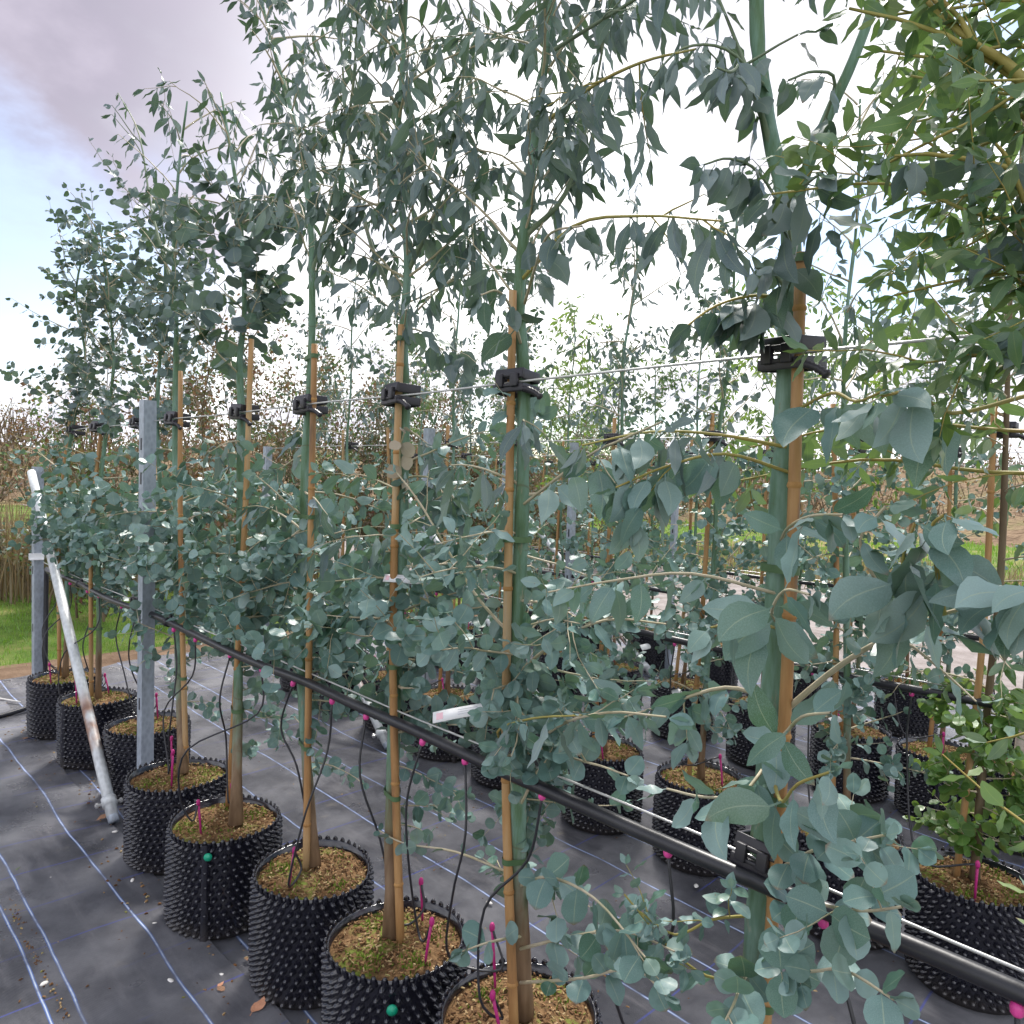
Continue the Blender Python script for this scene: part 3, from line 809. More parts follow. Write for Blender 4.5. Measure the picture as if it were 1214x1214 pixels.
# ------------------------------------------------------------------ canes, clips, tubes
def cane(pix_or_pts, r0, label, group, ties=None, X=None, seed=0):
    pts = [at_x(p[0], p[1], X) for p in pix_or_pts] if X else [Vector(p) for p in pix_or_pts]
    base = pts[0]
    r = random.Random(seed)
    path = smooth_path(pts, 6) if len(pts) > 2 else [pts[0].lerp(pts[1], i / 10) for i in range(11)]
    e = empty('bamboo_cane', base, label, 'cane', group)
    mb = MB(); n = len(path)
    mb.tube([p - base for p in path], [r0 * (1.08 - 0.2 * i / (n - 1)) for i in range(n)], 10)
    mb.build('stick', M['cane'], e)
    tot = sum((path[i + 1] - path[i]).length for i in range(n - 1)); d = r.uniform(0.1, 0.2); nb = MB()
    while d < tot - 0.05:
        p, t = path_at(path, d / tot); rr = r0 * (1.08 - 0.2 * d / tot)
        nb = MB(); nb.tube([p - base - t * 0.006, p - base - t * 0.002, p - base + t * 0.002, p - base + t * 0.005], [rr * 1.0, rr * 1.2, rr * 1.14, rr * 1.0], 10, cap=False)
        nb.build('node', M['cane_node'], e)
        d += r.uniform(0.2, 0.3)
    for (c1, c2, ra, rb) in (ties or []):      # tape looped round trunk and cane
        tb = MB(); loop = []
        c1 = Vector(c1); c2 = Vector(c2); ax = (c2 - c1); ax.z = 0
        a0 = math.atan2(ax.y, ax.x)
        for k in range(9): loop.append(c2 + Vector((math.cos(a0 - 1.57 + 3.14 * k / 8), math.sin(a0 - 1.57 + 3.14 * k / 8), 0)) * (rb + 0.003))
        for k in range(9): loop.append(c1 + Vector((math.cos(a0 + 1.57 + 3.14 * k / 8), math.sin(a0 + 1.57 + 3.14 * k / 8), 0)) * (ra + 0.003))
        vs = []
        for p in loop:
            vs += [p - base + Vector((0, 0, -0.007)), p - base + Vector((0, 0, 0.007))]
        m = len(loop); fs = [(2 * i, 2 * ((i + 1) % m), 2 * ((i + 1) % m) + 1, 2 * i + 1) for i in range(m)]
        tb.add(vs, fs); tb.build('tie_band', M['tie'], e)
    return e

def clip_meshes():
    """rubber tree-tie buckle: origin on the wire, local x along the row"""
    a = MB()
    a.box((0, 0.035, 0.018), (0.042, 0.004, 0.014)); a.box((0, 0.035, -0.016), (0.044, 0.004, 0.012))
    for sx in (-1, 1):
        a.box((sx * 0.040, 0.000, 0.018), (0.0035, 0.033, 0.013)); a.box((sx * 0.042, 0.000, -0.016), (0.0035, 0.033, 0.0115))
    a.box((0, -0.034, 0.020), (0.043, 0.004, 0.013), Matrix.Rotation(-0.25, 3, 'X')); a.box((0, -0.036, -0.016), (0.046, 0.005, 0.010))
    body = a.mesh('clip_loop', M['black'], bevel=0.0024)
    b = MB()
    b.box((-0.022, -0.043, 0.002), (0.011, 0.006, 0.017)); b.box((0.022, -0.043, 0.002), (0.011, 0.006, 0.017))
    b.box((0, -0.041, 0.014), (0.033, 0.004, 0.004)); b.box((0, -0.041, -0.010), (0.033, 0.004, 0.004))
    buckle = b.mesh('clip_buckle', M['black'], bevel=0.0024)
    c = MB(); pts, rad = [], []
    for i in range(15):
        pts.append((0.040 + i * 0.0036, -0.034 + 0.0008 * i, -0.020 - 0.00012 * i * i)); rad.append((0.0085 if i % 2 else 0.0062) * (1.0 if i < 13 else 1.15))
    c.tube(pts, rad, 8)
    tail = c.mesh('clip_tail', M['black'])
    return body, buckle, tail
CLIP = clip_meshes()
def clip(p, label, group, s=1.0, flip=False, tail=True):
    e = empty('tree_tie_clip', p, label, 'tie clip', group)
    e.rotation_euler = (rnd.gauss(0, 0.06), rnd.gauss(0, 0.05), math.radians(-90 if not flip else 90) + rnd.gauss(0, 0.12))
    e.scale = (s, s, s)
    obj('loop', CLIP[0], e); obj('buckle', CLIP[1], e)
    if tail: obj('ridged_tail', CLIP[2], e)
    return e

def pink_peg(pos, h, label, group, lean=(0, 0)):
    e = empty('dripper_stake', pos, label, 'dripper stake', group)
    mb = MB(); top = Vector((lean[0], lean[1], h))
    mb.tube([Vector((0, 0, -0.02)), top * 0.5, top], [0.0035, 0.0042, 0.0045], 6)
    mb.build('spike', M['magenta'], e)
    hb = MB(); hb.tube([top - Vector((0, 0, 0.012)), top - Vector((0, 0, 0.004)), top + Vector((0, 0, 0.006)), top + Vector((0, 0, 0.012))], [0.0045, 0.0075, 0.007, 0.004], 8)
    hb.build('head', M['magenta'], e)
    return top + Vector(pos)
def drip(start, pts, label, group):
    """thin feeder tube with its pink barb on the pipe"""
    e = empty('feeder_tube', start, label, 'tube', group)
    s = Vector(start)
    mb = MB(); mb.tube([p - s for p in smooth_path([s] + pts, 5)], 0.0034, 6); mb.build('tube', M['pipe'], e)
    pb = MB(); d = (pts[0] - s).normalized()
    pb.tube([-d * 0.006, d * 0.002, d * 0.010, d * 0.014], [0.0075, 0.0095, 0.0085, 0.005], 8); pb.build('barb', M['pink'], e)

# ------------------------------------------------------------------ row A (front)
WY = dict(x=1.21)
A_POTS = [(1.215, 5.20), (1.235, 4.58), (1.305, 3.97), (1.182, 3.205), (1.155, 2.665), (1.228, 2.14), (1.213, 1.647), (1.27, 1.215), (1.25, 0.62), (1.24, 0.05)]
ORD = ['first', 'second', 'third', 'fourth', 'fifth', 'sixth', 'seventh', 'eighth', 'ninth']
def row_where(ys, k):
    up = sorted([y for y in ys if y > 3.69]); dn = sorted([y for y in ys if y <= 3.69], reverse=True)
    if ys[k] > 3.69: return '%s from its grey post towards the lawn' % ORD[up.index(ys[k])]
    return '%s from its grey post away from lawn' % ORD[dn.index(ys[k])]
def A_where(i):
    if i < 3: return '%s from the grey post towards the lawn' % ORD[2 - i]
    return '%s from the grey post away from lawn' % ORD[i - 3]
for i, (x, y) in enumerate(A_POTS):
    pl = {4: (math.radians(-128), 0.318), 6: (math.radians(-128), 0.290)}.get(i)
    pot(x, y, 'black knobbly pot in front row, ' + A_where(i), 'knobbly pots of the front row', plug_dir=pl)

# trunk pixel paths (points on the plane of the row) and cane paths
XT = 1.25
def tp(lst, X=XT): return [at_x(px, py, X) for px, py in lst]
def soilpt(i, dx=0.0, dy=0.0):
    return Vector((A_POTS[i][0] + dx, A_POTS[i][1] + dy, PH - 0.012))
ST = {}
ST[3] = [soilpt(3, 0.02, 0.01)] + tp([(211, 740), (208, 500), (209, 400), (206, 300), (212, 200), (222, 120)])
ST[4] = [soilpt(4, 0.02, -0.05)] + tp([(284, 700), (286, 500), (284, 430), (290, 360), (284, 250), (272, 170), (262, 110)])
ST[5] = [soilpt(5, 0.02, 0.03)] + tp([(358, 800), (362, 560), (366, 480), (370, 380), (367, 250), (350, 150), (325, 60), (308, -10), (300, -60)])
ST[6] = [soilpt(6, 0.0, 0.03)] + tp([(467, 850), (476, 640), (480, 480), (478, 400), (483, 300), (470, 200), (476, 100), (481, 0), (486, -120)])
ST[7] = [soilpt(7, 0.01, -0.005)] + tp([(614, 1000), (612, 800), (619, 600), (621, 450), (615, 350), (628, 220), (640, 120), (655, 0), (668, -120), (675, -260)])
ST[8] = [soilpt(8, 0.0, 0.0)] + tp([(893, 1190), (903, 1060), (914, 880), (920, 740), (925, 600), (934, 430), (938, 300), (932, 235), (915, 170), (901, 80), (897, 0), (900, -160), (890, -330)])
ST[9] = [soilpt(9)] + [Vector((1.24, 0.06, 0.9)), Vector((1.25, 0.03, 1.5)), Vector((1.24, 0.05, 1.95)), Vector((1.22, 0.08, 2.5)), Vector((1.2, 0.1, 3.1)), Vector((1.2, 0.05, 3.5))]
for i in (0, 1, 2):
    r = random.Random(i + 3)
    b = soilpt(i)
    ST[i] = [b] + [b + Vector((r.gauss(0, 0.03), r.gauss(0, 0.03) - (0.10 if i == 0 else 0) * (z - .35) / 1.5, z - b.z)) for z in (0.9, 1.4, 1.9, 2.3, 2.7, 3.0)]
CN = {3: [(221, 905), (214, 640), (214, 440)], 4: [(270, 985), (281, 790), (291, 600), (298, 402)], 5: [(363, 1038), (366, 800), (369, 600), (373, 408)],
      6: [(475, 1122), (466, 800), (470, 560), (476, 385)], 7: [(610, 1232), (600, 930), (603, 640), (608, 345)], 8: [(888, 1420), (909, 1180), (934, 780), (950, 300)]}
LOOK = {0: 'slim round-leaved eucalyptus', 1: 'slim round-leaved eucalyptus', 2: 'rounded-leaf eucalyptus', 3: 'eucalyptus with feathery drooping top', 4: 'bushy rounded-leaf eucalyptus',
        5: 'eucalyptus with bare green bent stem', 6: 'dense-crowned grey eucalyptus', 7: 'eucalyptus with long drooping leaves', 8: 'thick-stemmed forked eucalyptus with big leaves', 9: 'green-leaved eucalyptus with yellow twigs'}
RAD = {0: (0.016, 0.005), 1: (0.016, 0.005), 2: (0.016, 0.005), 3: (0.020, 0.004), 4: (0.020, 0.004), 5: (0.019, 0.004), 6: (0.021, 0.005), 7: (0.0235, 0.006), 8: (0.0270, 0.010), 9: (0.024, 0.006)}
trees = {}
for i in range(10):
    where = A_where(i)
    T = Tree('%s, front row, %s' % (LOOK[i], where), 'front row eucalyptus trees', ST[i], RAD[i][0], RAD[i][1], 100 + i, twig='twig_y' if i == 9 else 'twig')
    trees[i] = T
    rc = 0.0112
    if i in CN:
        pts = [at_x(px, py, 1.222) for px, py in CN[i]]
        pts[0] = Vector((pts[0].x, pts[0].y, PH - 0.03))
    else:
        b = soilpt(i); q = 0.06
        pts = [b + Vector((-0.02, q, -0.02)), z_frac(T.path, 1.3) + Vector((-0.02, 0.03, 0)), z_frac(T.path, 2.03) + Vector((-0.02, 0.035, 0))]
    cp = smooth_path(pts, 6)
    ties = []
    for z in (0.75, 1.12, 1.52, 2.05):
        if z > pts[-1].z: continue
        a, b = z_frac(T.path, z), z_frac(cp, z)
        if (a - b).length < 0.12: ties.append((a, b, RAD[i][0], rc))
    cane(pts, rc, 'tan bamboo cane in front row pot, ' + where, 'bamboo canes of the front row', ties, seed=i)
    zw = 1.89
    c = z_frac(T.path, zw).lerp(z_frac(cp, zw), 0.5)
    clip(Vector((1.235, c.y, zw)), 'black rubber tie on upper wire, tree ' + where, 'upper tie clips of the front row', 0.95 if i > 6 else 1.0)
    if i in (2, 7, 8):
        c = z_frac(T.path, 0.985)
        clip(Vector((1.25, c.y, 1.0)), 'black rubber tie beside irrigation pipe, tree ' + where, 'lower tie clips of the front row', 0.95, tail=False)

# foliage of the front row --------------------------------------------------
for i in range(8):
    T = trees[i]
    # lower skirt of juvenile round leaves
    if i > 2: T.whorl(0.60, 0.92, 5, 0.22, 'round', 0.046, 'leaf_blue', 0.038, 0.12, 0.1, -0.4, 2, 0.12, 0.003)
    far = 0.72 if i < 2 else 1.0
    T.whorl(0.86, 1.25, 13, 0.31 * far, 'round', 0.056, 'leaf_blue', 0.040, 0.08, 0.15, 0.1, 3, 0.15)
    T.whorl(1.12, 1.52, 13, 0.36 * far, 'round' if i != 7 else 'oval', 0.060, 'leaf_blue', 0.043, 0.12, 0.25, -0.2, 3, 0.16)
    T.whorl(1.50, 1.76, 3, 0.33, 'oval', 0.072, 'leaf_blue', 0.045, 0.3, 0.2, -0.3, 2, 0.16)
    if i in (4, 5, 6, 7):
        T.whorl(1.40, 1.85, 3, 0.30, 'lance', 0.115, 'leaf_adult', 0.05, 0.9, 0.4, -0.6, 1, 0.14)
for i in (0, 1, 2):
    trees[i].whorl(1.80, 2.95, 18, 0.34, 'round', 0.052, 'leaf_adult', 0.045, 0.15, 0.75, 0.25, 3, 0.15)
    trees[i].whorl(2.2, 2.95, 7, 0.44, 'oval', 0.062, 'leaf_adult', 0.05, 0.4, 0.95, 0.1, 2, 0.16)
trees[3].whorl(2.1, 2.8, 14, 0.34, 'oval', 0.072, 'leaf_adult', 0.050, 0.4, 0.6, 0.1, 3, 0.16)
trees[3].whorl(2.6, 3.25, 9, 0.38, 'lance', 0.10, 'leaf_adult', 0.068, 0.9, 0.9, -0.5, 1, 0.15)
trees[4].whorl(1.98, 2.75, 16, 0.34, 'round', 0.072, 'leaf_adult', 0.050, 0.2, 0.6, 0.2, 3, 0.16)
trees[4].whorl(2.6, 3.05, 7, 0.38, 'lance', 0.105, 'leaf_adult', 0.065, 0.9, 0.9, -0.4, 1, 0.15)
trees[5].whorl(2.3, 3.4, 23, 0.36, 'lance', 0.092, 'leaf_adult', 0.062, 0.9, 0.8, -0.4, 2, 0.16)
trees[6].whorl(2.05, 3.35, 42, 0.42, 'lance', 0.090, 'leaf_adult', 0.055, 0.95, 0.6, -0.4, 3, 0.17)
trees[6].whorl(2.05, 2.8, 8, 0.34, 'ovate', 0.088, 'leaf_adult', 0.052, 0.8, 0.3, -0.3, 2, 0.15)
trees[7].whorl(2.08, 3.25, 23, 0.42, 'lance', 0.102, 'leaf_adult', 0.058, 0.95, 0.7, -0.5, 3, 0.17)
for i, pix in ((5, [(368, 330, 1.25), (392, 240, 1.25), (415, 130, 1.25), (425, 10, 1.24), (430, -60, 1.24)]), (6, [(480, 380, 1.25), (440, 290, 1.25), (415, 180, 1.25), (405, 60, 1.24), (400, -60, 1.24)]),
               (6, [(480, 330, 1.25), (520, 240, 1.27), (545, 120, 1.3), (560, 0, 1.3)]), (7, [(622, 280, 1.25), (670, 230, 1.3), (700, 130, 1.32), (725, 0, 1.35)]),
               (3, [(207, 350, 1.25), (180, 250, 1.25), (165, 160, 1.24), (140, 110, 1.22)])):
    trees[i].hero(pix, 'lance', 0.10, 'leaf_adult', 8, 0.95, 0.008, 4, 0.2, mat='twig_g')

T = trees[7]        # long arms of the sixth tree
H = T.hero
H([(620, 330, 1.25), (680, 268, 1.17), (760, 256, 1.12), (855, 262, 1.06)], 'lance', 0.11, 'leaf_adult', 8, 1.0, 0.005, 3, 0.12, 'twig_y')
H([(640, 150, 1.25), (700, 104, 1.18), (760, 74, 1.12), (825, 58, 1.08)], 'lance', 0.105, 'leaf_adult', 9, 1.0, 0.005, 3, 0.14, 'twig_y')
H([(655, 60, 1.25), (720, 20, 1.2), (790, -20, 1.15), (840, -10, 1.1)], 'lance', 0.10, 'leaf_adult', 9, 1.0, 0.005, 3, 0.16, 'twig_g')
H([(622, 360, 1.25), (640, 300, 1.12), (655, 275, 1.05), (690, 268, 1.0)], 'ovate', 0.105, 'leaf_adult', 4, 0.8, 0.004)
H([(618, 410, 1.25), (605, 365, 1.12), (590, 345, 1.06), (570, 350, 1.02)], 'ovate', 0.10, 'leaf_adult', 4, 0.9, 0.004)
H([(618, 600, 1.25), (690, 545, 1.12), (740, 520, 1.06), (785, 500, 1.02)], 'ovate', 0.10, 'leaf_blue', 5, 0.7, 0.004, 1)
H([(617, 1125, 1.25), (680, 1110, 1.17), (740, 1104, 1.12), (800, 1128, 1.08)], 'round', 0.058, 'leaf_blue', 7, 0.12, 0.0042, 3, 0.10)
H([(617, 1050, 1.25), (650, 1040, 1.12), (705, 1065, 1.06), (765, 1135, 1.02)], 'round', 0.060, 'leaf_blue', 7, 0.12, 0.004, 2, 0.10)
H([(617, 1165, 1.25), (690, 1160, 1.14), (750, 1148, 1.10), (790, 1180, 1.06)], 'round', 0.055, 'leaf_blue', 6, 0.12, 0.004, 2, 0.10)
H([(617, 1110, 1.25), (580, 1117, 1.15), (548, 1128, 1.08)], 'round', 0.066, 'leaf_blue', 3, 0.1, 0.004)
H([(616, 1040, 1.25), (540, 1010, 1.2), (480, 1000, 1.2), (450, 985, 1.2)], 'round', 0.040, 'leaf_blue', 7, 0.1, 0.0035)
H([(614, 905, 1.25), (660, 862, 1.16), (720, 845, 1.10), (790, 850, 1.05)], 'oval', 0.085, 'leaf_blue', 7, 0.5, 0.0045, 2, 0.12, 'twig')
H([(614, 900, 1.25), (590, 868, 1.15), (630, 852, 1.08), (690, 848, 1.02)], 'lance', 0.105, 'leaf_adult', 4, 0.7, 0.004, 0, 0.1, 'twig_y')
H([(614, 960, 1.25), (650, 900, 1.2), (700, 905, 1.16), (745, 920, 1.12)], 'round', 0.066, 'leaf_blue', 6, 0.2, 0.004, 2, 0.12)
H([(612, 800, 1.25), (660, 760, 1.2), (720, 735, 1.15), (790, 740, 1.1)], 'oval', 0.065, 'leaf_blue', 8, 0.2, 0.0045, 3, 0.14)
H([(612, 760, 1.25), (560, 700, 1.2), (500, 600, 1.15), (470, 560, 1.12)], 'oval', 0.075, 'leaf_blue', 7, 0.5, 0.0045, 2, 0.12)

T = trees[8]; H = T.hero    # the near forked tree
fork = [(938, 268, 1.25), (955, 205, 1.25), (985, 130, 1.26), (1012, 70, 1.27), (1040, -10, 1.28), (1070, -140, 1.3)]
fp = smooth_path([at_x(*q) for q in fork], 4)
T.limb(fp, 0.0115, 0.007, 8).build('branch', M['trunk'], T.root)
H([(918, 190, 1.25), (895, 110, 1.22), (875, 55, 1.2), (845, -20, 1.18)], 'ovate', 0.085, 'leaf_adult', 4, 0.9, 0.007, 2, 0.14, 'twig_g')
H([(905, 100, 1.23), (860, 58, 1.15), (810, 57, 1.1), (775, 90, 1.08)], 'lance', 0.10, 'leaf_adult', 5, 1.0, 0.0030, 1, 0.12, 'twig_g')
H([(880, 70, 1.22), (868, 85, 1.12), (850, 80, 1.08)], 'lance', 0.12, 'leaf_adult', 3, 1.0, 0.0035, 0, 0.1, 'twig_g')
H([(934, 262, 1.25), (900, 205, 1.14), (865, 188, 1.08), (835, 195, 1.04)], 'ovate', 0.085, 'leaf_adult', 6, 0.9, 0.0030, 1, 0.08, 'twig_g')
H([(938, 300, 1.25), (935, 240, 1.12), (960, 215, 1.04), (975, 205, 1.0)], 'ovate', 0.10, 'leaf_adult', 4, 0.8, 0.0034, 1, 0.08, 'twig_g')
H([(938, 330, 1.25), (935, 285, 1.12), (915, 260, 1.05)], 'ovate', 0.115, 'leaf_adult', 3, 0.9, 0.0030, 0, 0.1, 'twig_g')
H([(960, 190, 1.25), (990, 100, 1.2), (965, 85, 1.15), (935, 95, 1.1)], 'ovate', 0.07, 'leaf_adult', 4, 0.8, 0.0035, 0, 0.1, 'twig_g')
H([(938, 360, 1.25), (900, 350, 1.14), (850, 362, 1.08), (810, 390, 1.04)], 'ovate', 0.095, 'leaf_adult', 7, 0.9, 0.0034, 2, 0.10, 'twig_y')
H([(936, 350, 1.25), (915, 322, 1.12), (895, 318, 1.06)], 'ovate', 0.085, 'leaf_adult', 3, 0.9, 0.0034, 0, 0.1, 'twig_g')
H([(938, 490, 1.24), (985, 466, 1.14), (1015, 476, 1.08), (1050, 462, 1.02)], 'ovate', 0.125, 'leaf_blue', 3, 1.0, 0.0034, 0, 0.1, 'twig_y')
H([(1215, 470, 1.25), (1130, 490, 1.15), (1085, 465, 1.05), (1045, 470, 1.0)], 'ovate', 0.125, 'leaf_blue', 4, 0.9, 0.0036, 0, 0.1, 'twig_y')
H([(936, 560, 1.24), (860, 538, 1.15), (790, 553, 1.08), (730, 578, 1.03)], 'ovate', 0.10, 'leaf_blue', 7, 0.9, 0.0034, 1, 0.12, 'twig_y')
H([(932, 530, 1.24), (850, 515, 1.16), (770, 512, 1.1), (690, 528, 1.05)], 'lance', 0.11, 'leaf_adult', 5, 0.8, 0.0034, 1, 0.12, 'twig_y')
H([(926, 705, 1.24), (820, 680, 1.14), (730, 688, 1.08), (650, 702, 1.04)], 'ovate', 0.095, 'leaf_blue', 7, 0.9, 0.0034, 0, 0.12, 'twig')
H([(926, 640, 1.24), (935, 625, 1.12), (960, 612, 1.05), (1000, 610, 1.0)], 'oval', 0.075, 'leaf_blue', 4, 0.3, 0.0030, 0, 0.1)
H([(922, 850, 1.25), (1000, 786, 1.16), (1090, 738, 1.06), (1200, 706, 1.0)], 'oval', 0.06, 'leaf_blue', 5, 0.3, 0.006, 1, 0.12, 'twig', 0.5)
H([(1086, 740, 1.06), (1070, 700, 1.0), (1072, 655, 0.96), (1085, 620, 0.94)], 'ovate', 0.115, 'leaf_blue', 5, 0.9, 0.0030, 0, 0.1, 'twig_y', 0.2)
H([(1120, 728, 1.03), (1110, 670, 0.97), (1105, 625, 0.94), (1120, 610, 0.92)], 'ovate', 0.11, 'leaf_blue', 4, 1.0, 0.0030, 0, 0.1, 'twig_y', 0.3)
H([(1080, 742, 1.06), (1040, 690, 1.02), (1020, 640, 1.0), (1050, 600, 0.98)], 'oval', 0.09, 'leaf_blue', 4, 0.5, 0.0030, 0, 0.1, 'twig', 0.3)
H([(1140, 722, 1.03), (1175, 715, 1.0), (1230, 700, 0.98)], 'ovate', 0.09, 'leaf_blue', 4, 0.6, 0.0030, 1, 0.1, 'twig')
H([(922, 745, 1.24), (890, 738, 1.10), (865, 740, 1.03), (842, 744, 0.99)], 'ovate', 0.115, 'leaf_blue', 2, 1.1, 0.0030, 0, 0.1, 'twig_y', 0.45)
H([(922, 740, 1.24), (915, 725, 1.08), (930, 700, 1.02), (960, 705, 0.98)], 'oval', 0.095, 'leaf_blue', 4, 0.5, 0.0030, 0, 0.1, 'twig')
H([(914, 905, 1.25), (925, 950, 1.08), (945, 930, 1.0), (985, 915, 0.95)], 'ovate', 0.105, 'leaf_blue', 5, 0.5, 0.0034, 0, 0.1, 'twig_y', 0.2)
H([(914, 880, 1.25), (930, 870, 1.08), (950, 850, 1.0), (985, 845, 0.96)], 'oval', 0.10, 'leaf_blue', 4, 0.3, 0.0034, 0, 0.1, 'twig', 0.2)
H([(913, 900, 1.25), (880, 940, 1.10), (835, 945, 1.02), (790, 935, 0.98)], 'oval', 0.095, 'leaf_blue', 5, 0.3, 0.0034, 0, 0.1, 'twig', 0.2)
H([(918, 830, 1.25), (860, 815, 1.2), (790, 835, 1.14), (740, 850, 1.1)], 'oval', 0.075, 'leaf_blue', 6, 0.5, 0.005, 1, 0.1, 'twig')
H([(905, 1040, 1.25), (960, 1010, 1.14), (1000, 1000, 1.08), (1050, 990, 1.04)], 'round', 0.058, 'leaf_blue', 7, 0.2, 0.0030, 3, 0.10, 'twig')
H([(904, 1060, 1.25), (960, 1070, 1.12), (1020, 1080, 1.05), (1070, 1075, 1.0)], 'round', 0.055, 'leaf_blue', 8, 0.15, 0.0030, 3, 0.10, 'twig')
H([(898, 1120, 1.25), (950, 1150, 1.10), (1000, 1150, 1.02), (1060, 1185, 0.98)], 'round', 0.062, 'leaf_blue', 6, 0.15, 0.0030, 2, 0.08, 'twig')
H([(897, 1140, 1.25), (880, 1165, 1.12), (870, 1190, 1.04), (850, 1230, 1.0)], 'round', 0.058, 'leaf_blue', 5, 0.15, 0.0030, 1, 0.08, 'twig')
H([(899, 1085, 1.25), (845, 1090, 1.16), (800, 1108, 1.12), (755, 1078, 1.08)], 'oval', 0.042, 'leaf_blue', 6, 0.1, 0.0030, 3, 0.10, 'twig_y')
H([(897, 1140, 1.25), (850, 1160, 1.18), (800, 1130, 1.14), (740, 1060, 1.1)], 'oval', 0.042, 'leaf_blue', 8, 0.1, 0.0030, 2, 0.10, 'twig_y')
T.whorl(2.5, 3.3, 12, 0.4, 'lance', 0.10, 'leaf_adult', 0.06, 0.9, 0.7, -0.4, 2, 0.16)

T = trees[9]; H = T.hero    # green-leaved neighbour reaching in
H([(1420, 330, 1.2), (1290, 190, 1.15), (1200, 82, 1.1), (1150, 48, 1.08), (1090, -20, 1.08)], 'elliptic', 0.062, 'leaf_green', 8, 0.4, 0.0115, 6, 0.2, 'twig_y', 0.3)
for pix in ([(1420, 250, 1.2), (1250, 112, 1.12), (1150, 145, 1.07), (1045, 197, 1.02)], [(1420, 300, 1.2), (1230, 262, 1.1), (1165, 256, 1.08), (1050, 218, 1.06), (915, 230, 1.04)],
            [(1400, 200, 1.2), (1230, 60, 1.12), (1130, 70, 1.08), (1040, 60, 1.06)], [(1400, 330, 1.2), (1260, 320, 1.1), (1150, 330, 1.08), (1060, 350, 1.06)],
            [(1400, 160, 1.2), (1240, 10, 1.15), (1130, 10, 1.12), (1040, 20, 1.1)], [(1400, 380, 1.2), (1260, 240, 1.15), (1150, 200, 1.12), (1060, 140, 1.1)],
            [(1410, 420, 1.2), (1260, 380, 1.15), (1180, 310, 1.12), (1090, 280, 1.1)],
            [(1420, 340, 1.22), (1270, 170, 1.2), (1170, 170, 1.2), (1060, 240, 1.2)], [(1420, 300, 1.22), (1270, 130, 1.22), (1180, 110, 1.22), (1080, 90, 1.22)],
            [(1400, 200, 1.3), (1260, 230, 1.3), (1130, 300, 1.3), (1040, 330, 1.3)], [(1400, 100, 1.3), (1240, 40, 1.3), (1130, 130, 1.3), (1010, 160, 1.3)]):
    H(pix, 'elliptic', 0.054, 'leaf_green', 12, 0.25, 0.003, 5, 0.17, 'twig_y', 0.25)
for pix in ([(1400, 480, 1.2), (1240, 420, 1.12), (1130, 425, 1.1), (1040, 440, 1.08)], [(1420, 560, 1.2), (1180, 560, 1.3), (1020, 545, 1.3), (850, 575, 1.3)], [(1420, 520, 1.2), (1190, 510, 1.35), (1040, 500, 1.35), (890, 530, 1.35)]):
    H(pix, 'elliptic', 0.060, 'leaf_green', 12, 0.2, 0.004, 4, 0.14, 'twig_y', 0.4)
H([(1420, 520, 1.2), (1260, 340, 1.1), (1200, 200, 1.05), (1180, 170, 1.03)], 'ovate', 0.10, 'leaf_adult', 4, 0.9, 0.005, 1, 0.1, 'twig_y')
H([(1420, 380, 1.2), (1240, 220, 1.1), (1120, 185, 1.05), (1060, 185, 1.02)], 'ovate', 0.09, 'leaf_adult', 5, 0.9, 0.005, 1, 0.1, 'twig_y')
T.whorl(2.0, 3.4, 14, 0.46, 'elliptic', 0.054, 'leaf_green', 0.046, 0.35, 0.5, -0.2, 4, 0.2, mat='twig_y')
T.whorl(0.9, 1.6, 8, 0.3, 'elliptic', 0.060, 'leaf_green', 0.045, 0.3, 0.2, -0.2, 2, 0.15, mat='twig_y')
# a dead sprig caught on the sixth cane, pale dried leaves
trees[6].hero([(480, 600, 1.25), (474, 540, 1.2), (480, 510, 1.17)], 'round', 0.05, 'leaf_dead', 4, 0.6, 0.003)
trees[0].hero([(75, 485, 1.2), (50, 466, 1.15), (28, 452, 1.1), (2, 438, 1.08)], 'round', 0.055, 'leaf_adult', 7, 0.2, 0.004, 3, 0.10)
trees[0].hero([(75, 560, 1.2), (50, 540, 1.15), (30, 530, 1.1), (18, 545, 1.08)], 'round', 0.055, 'leaf_blue', 5, 0.2, 0.004, 2, 0.10)
for i in range(10):
    trees[i].done(290, 9.0)

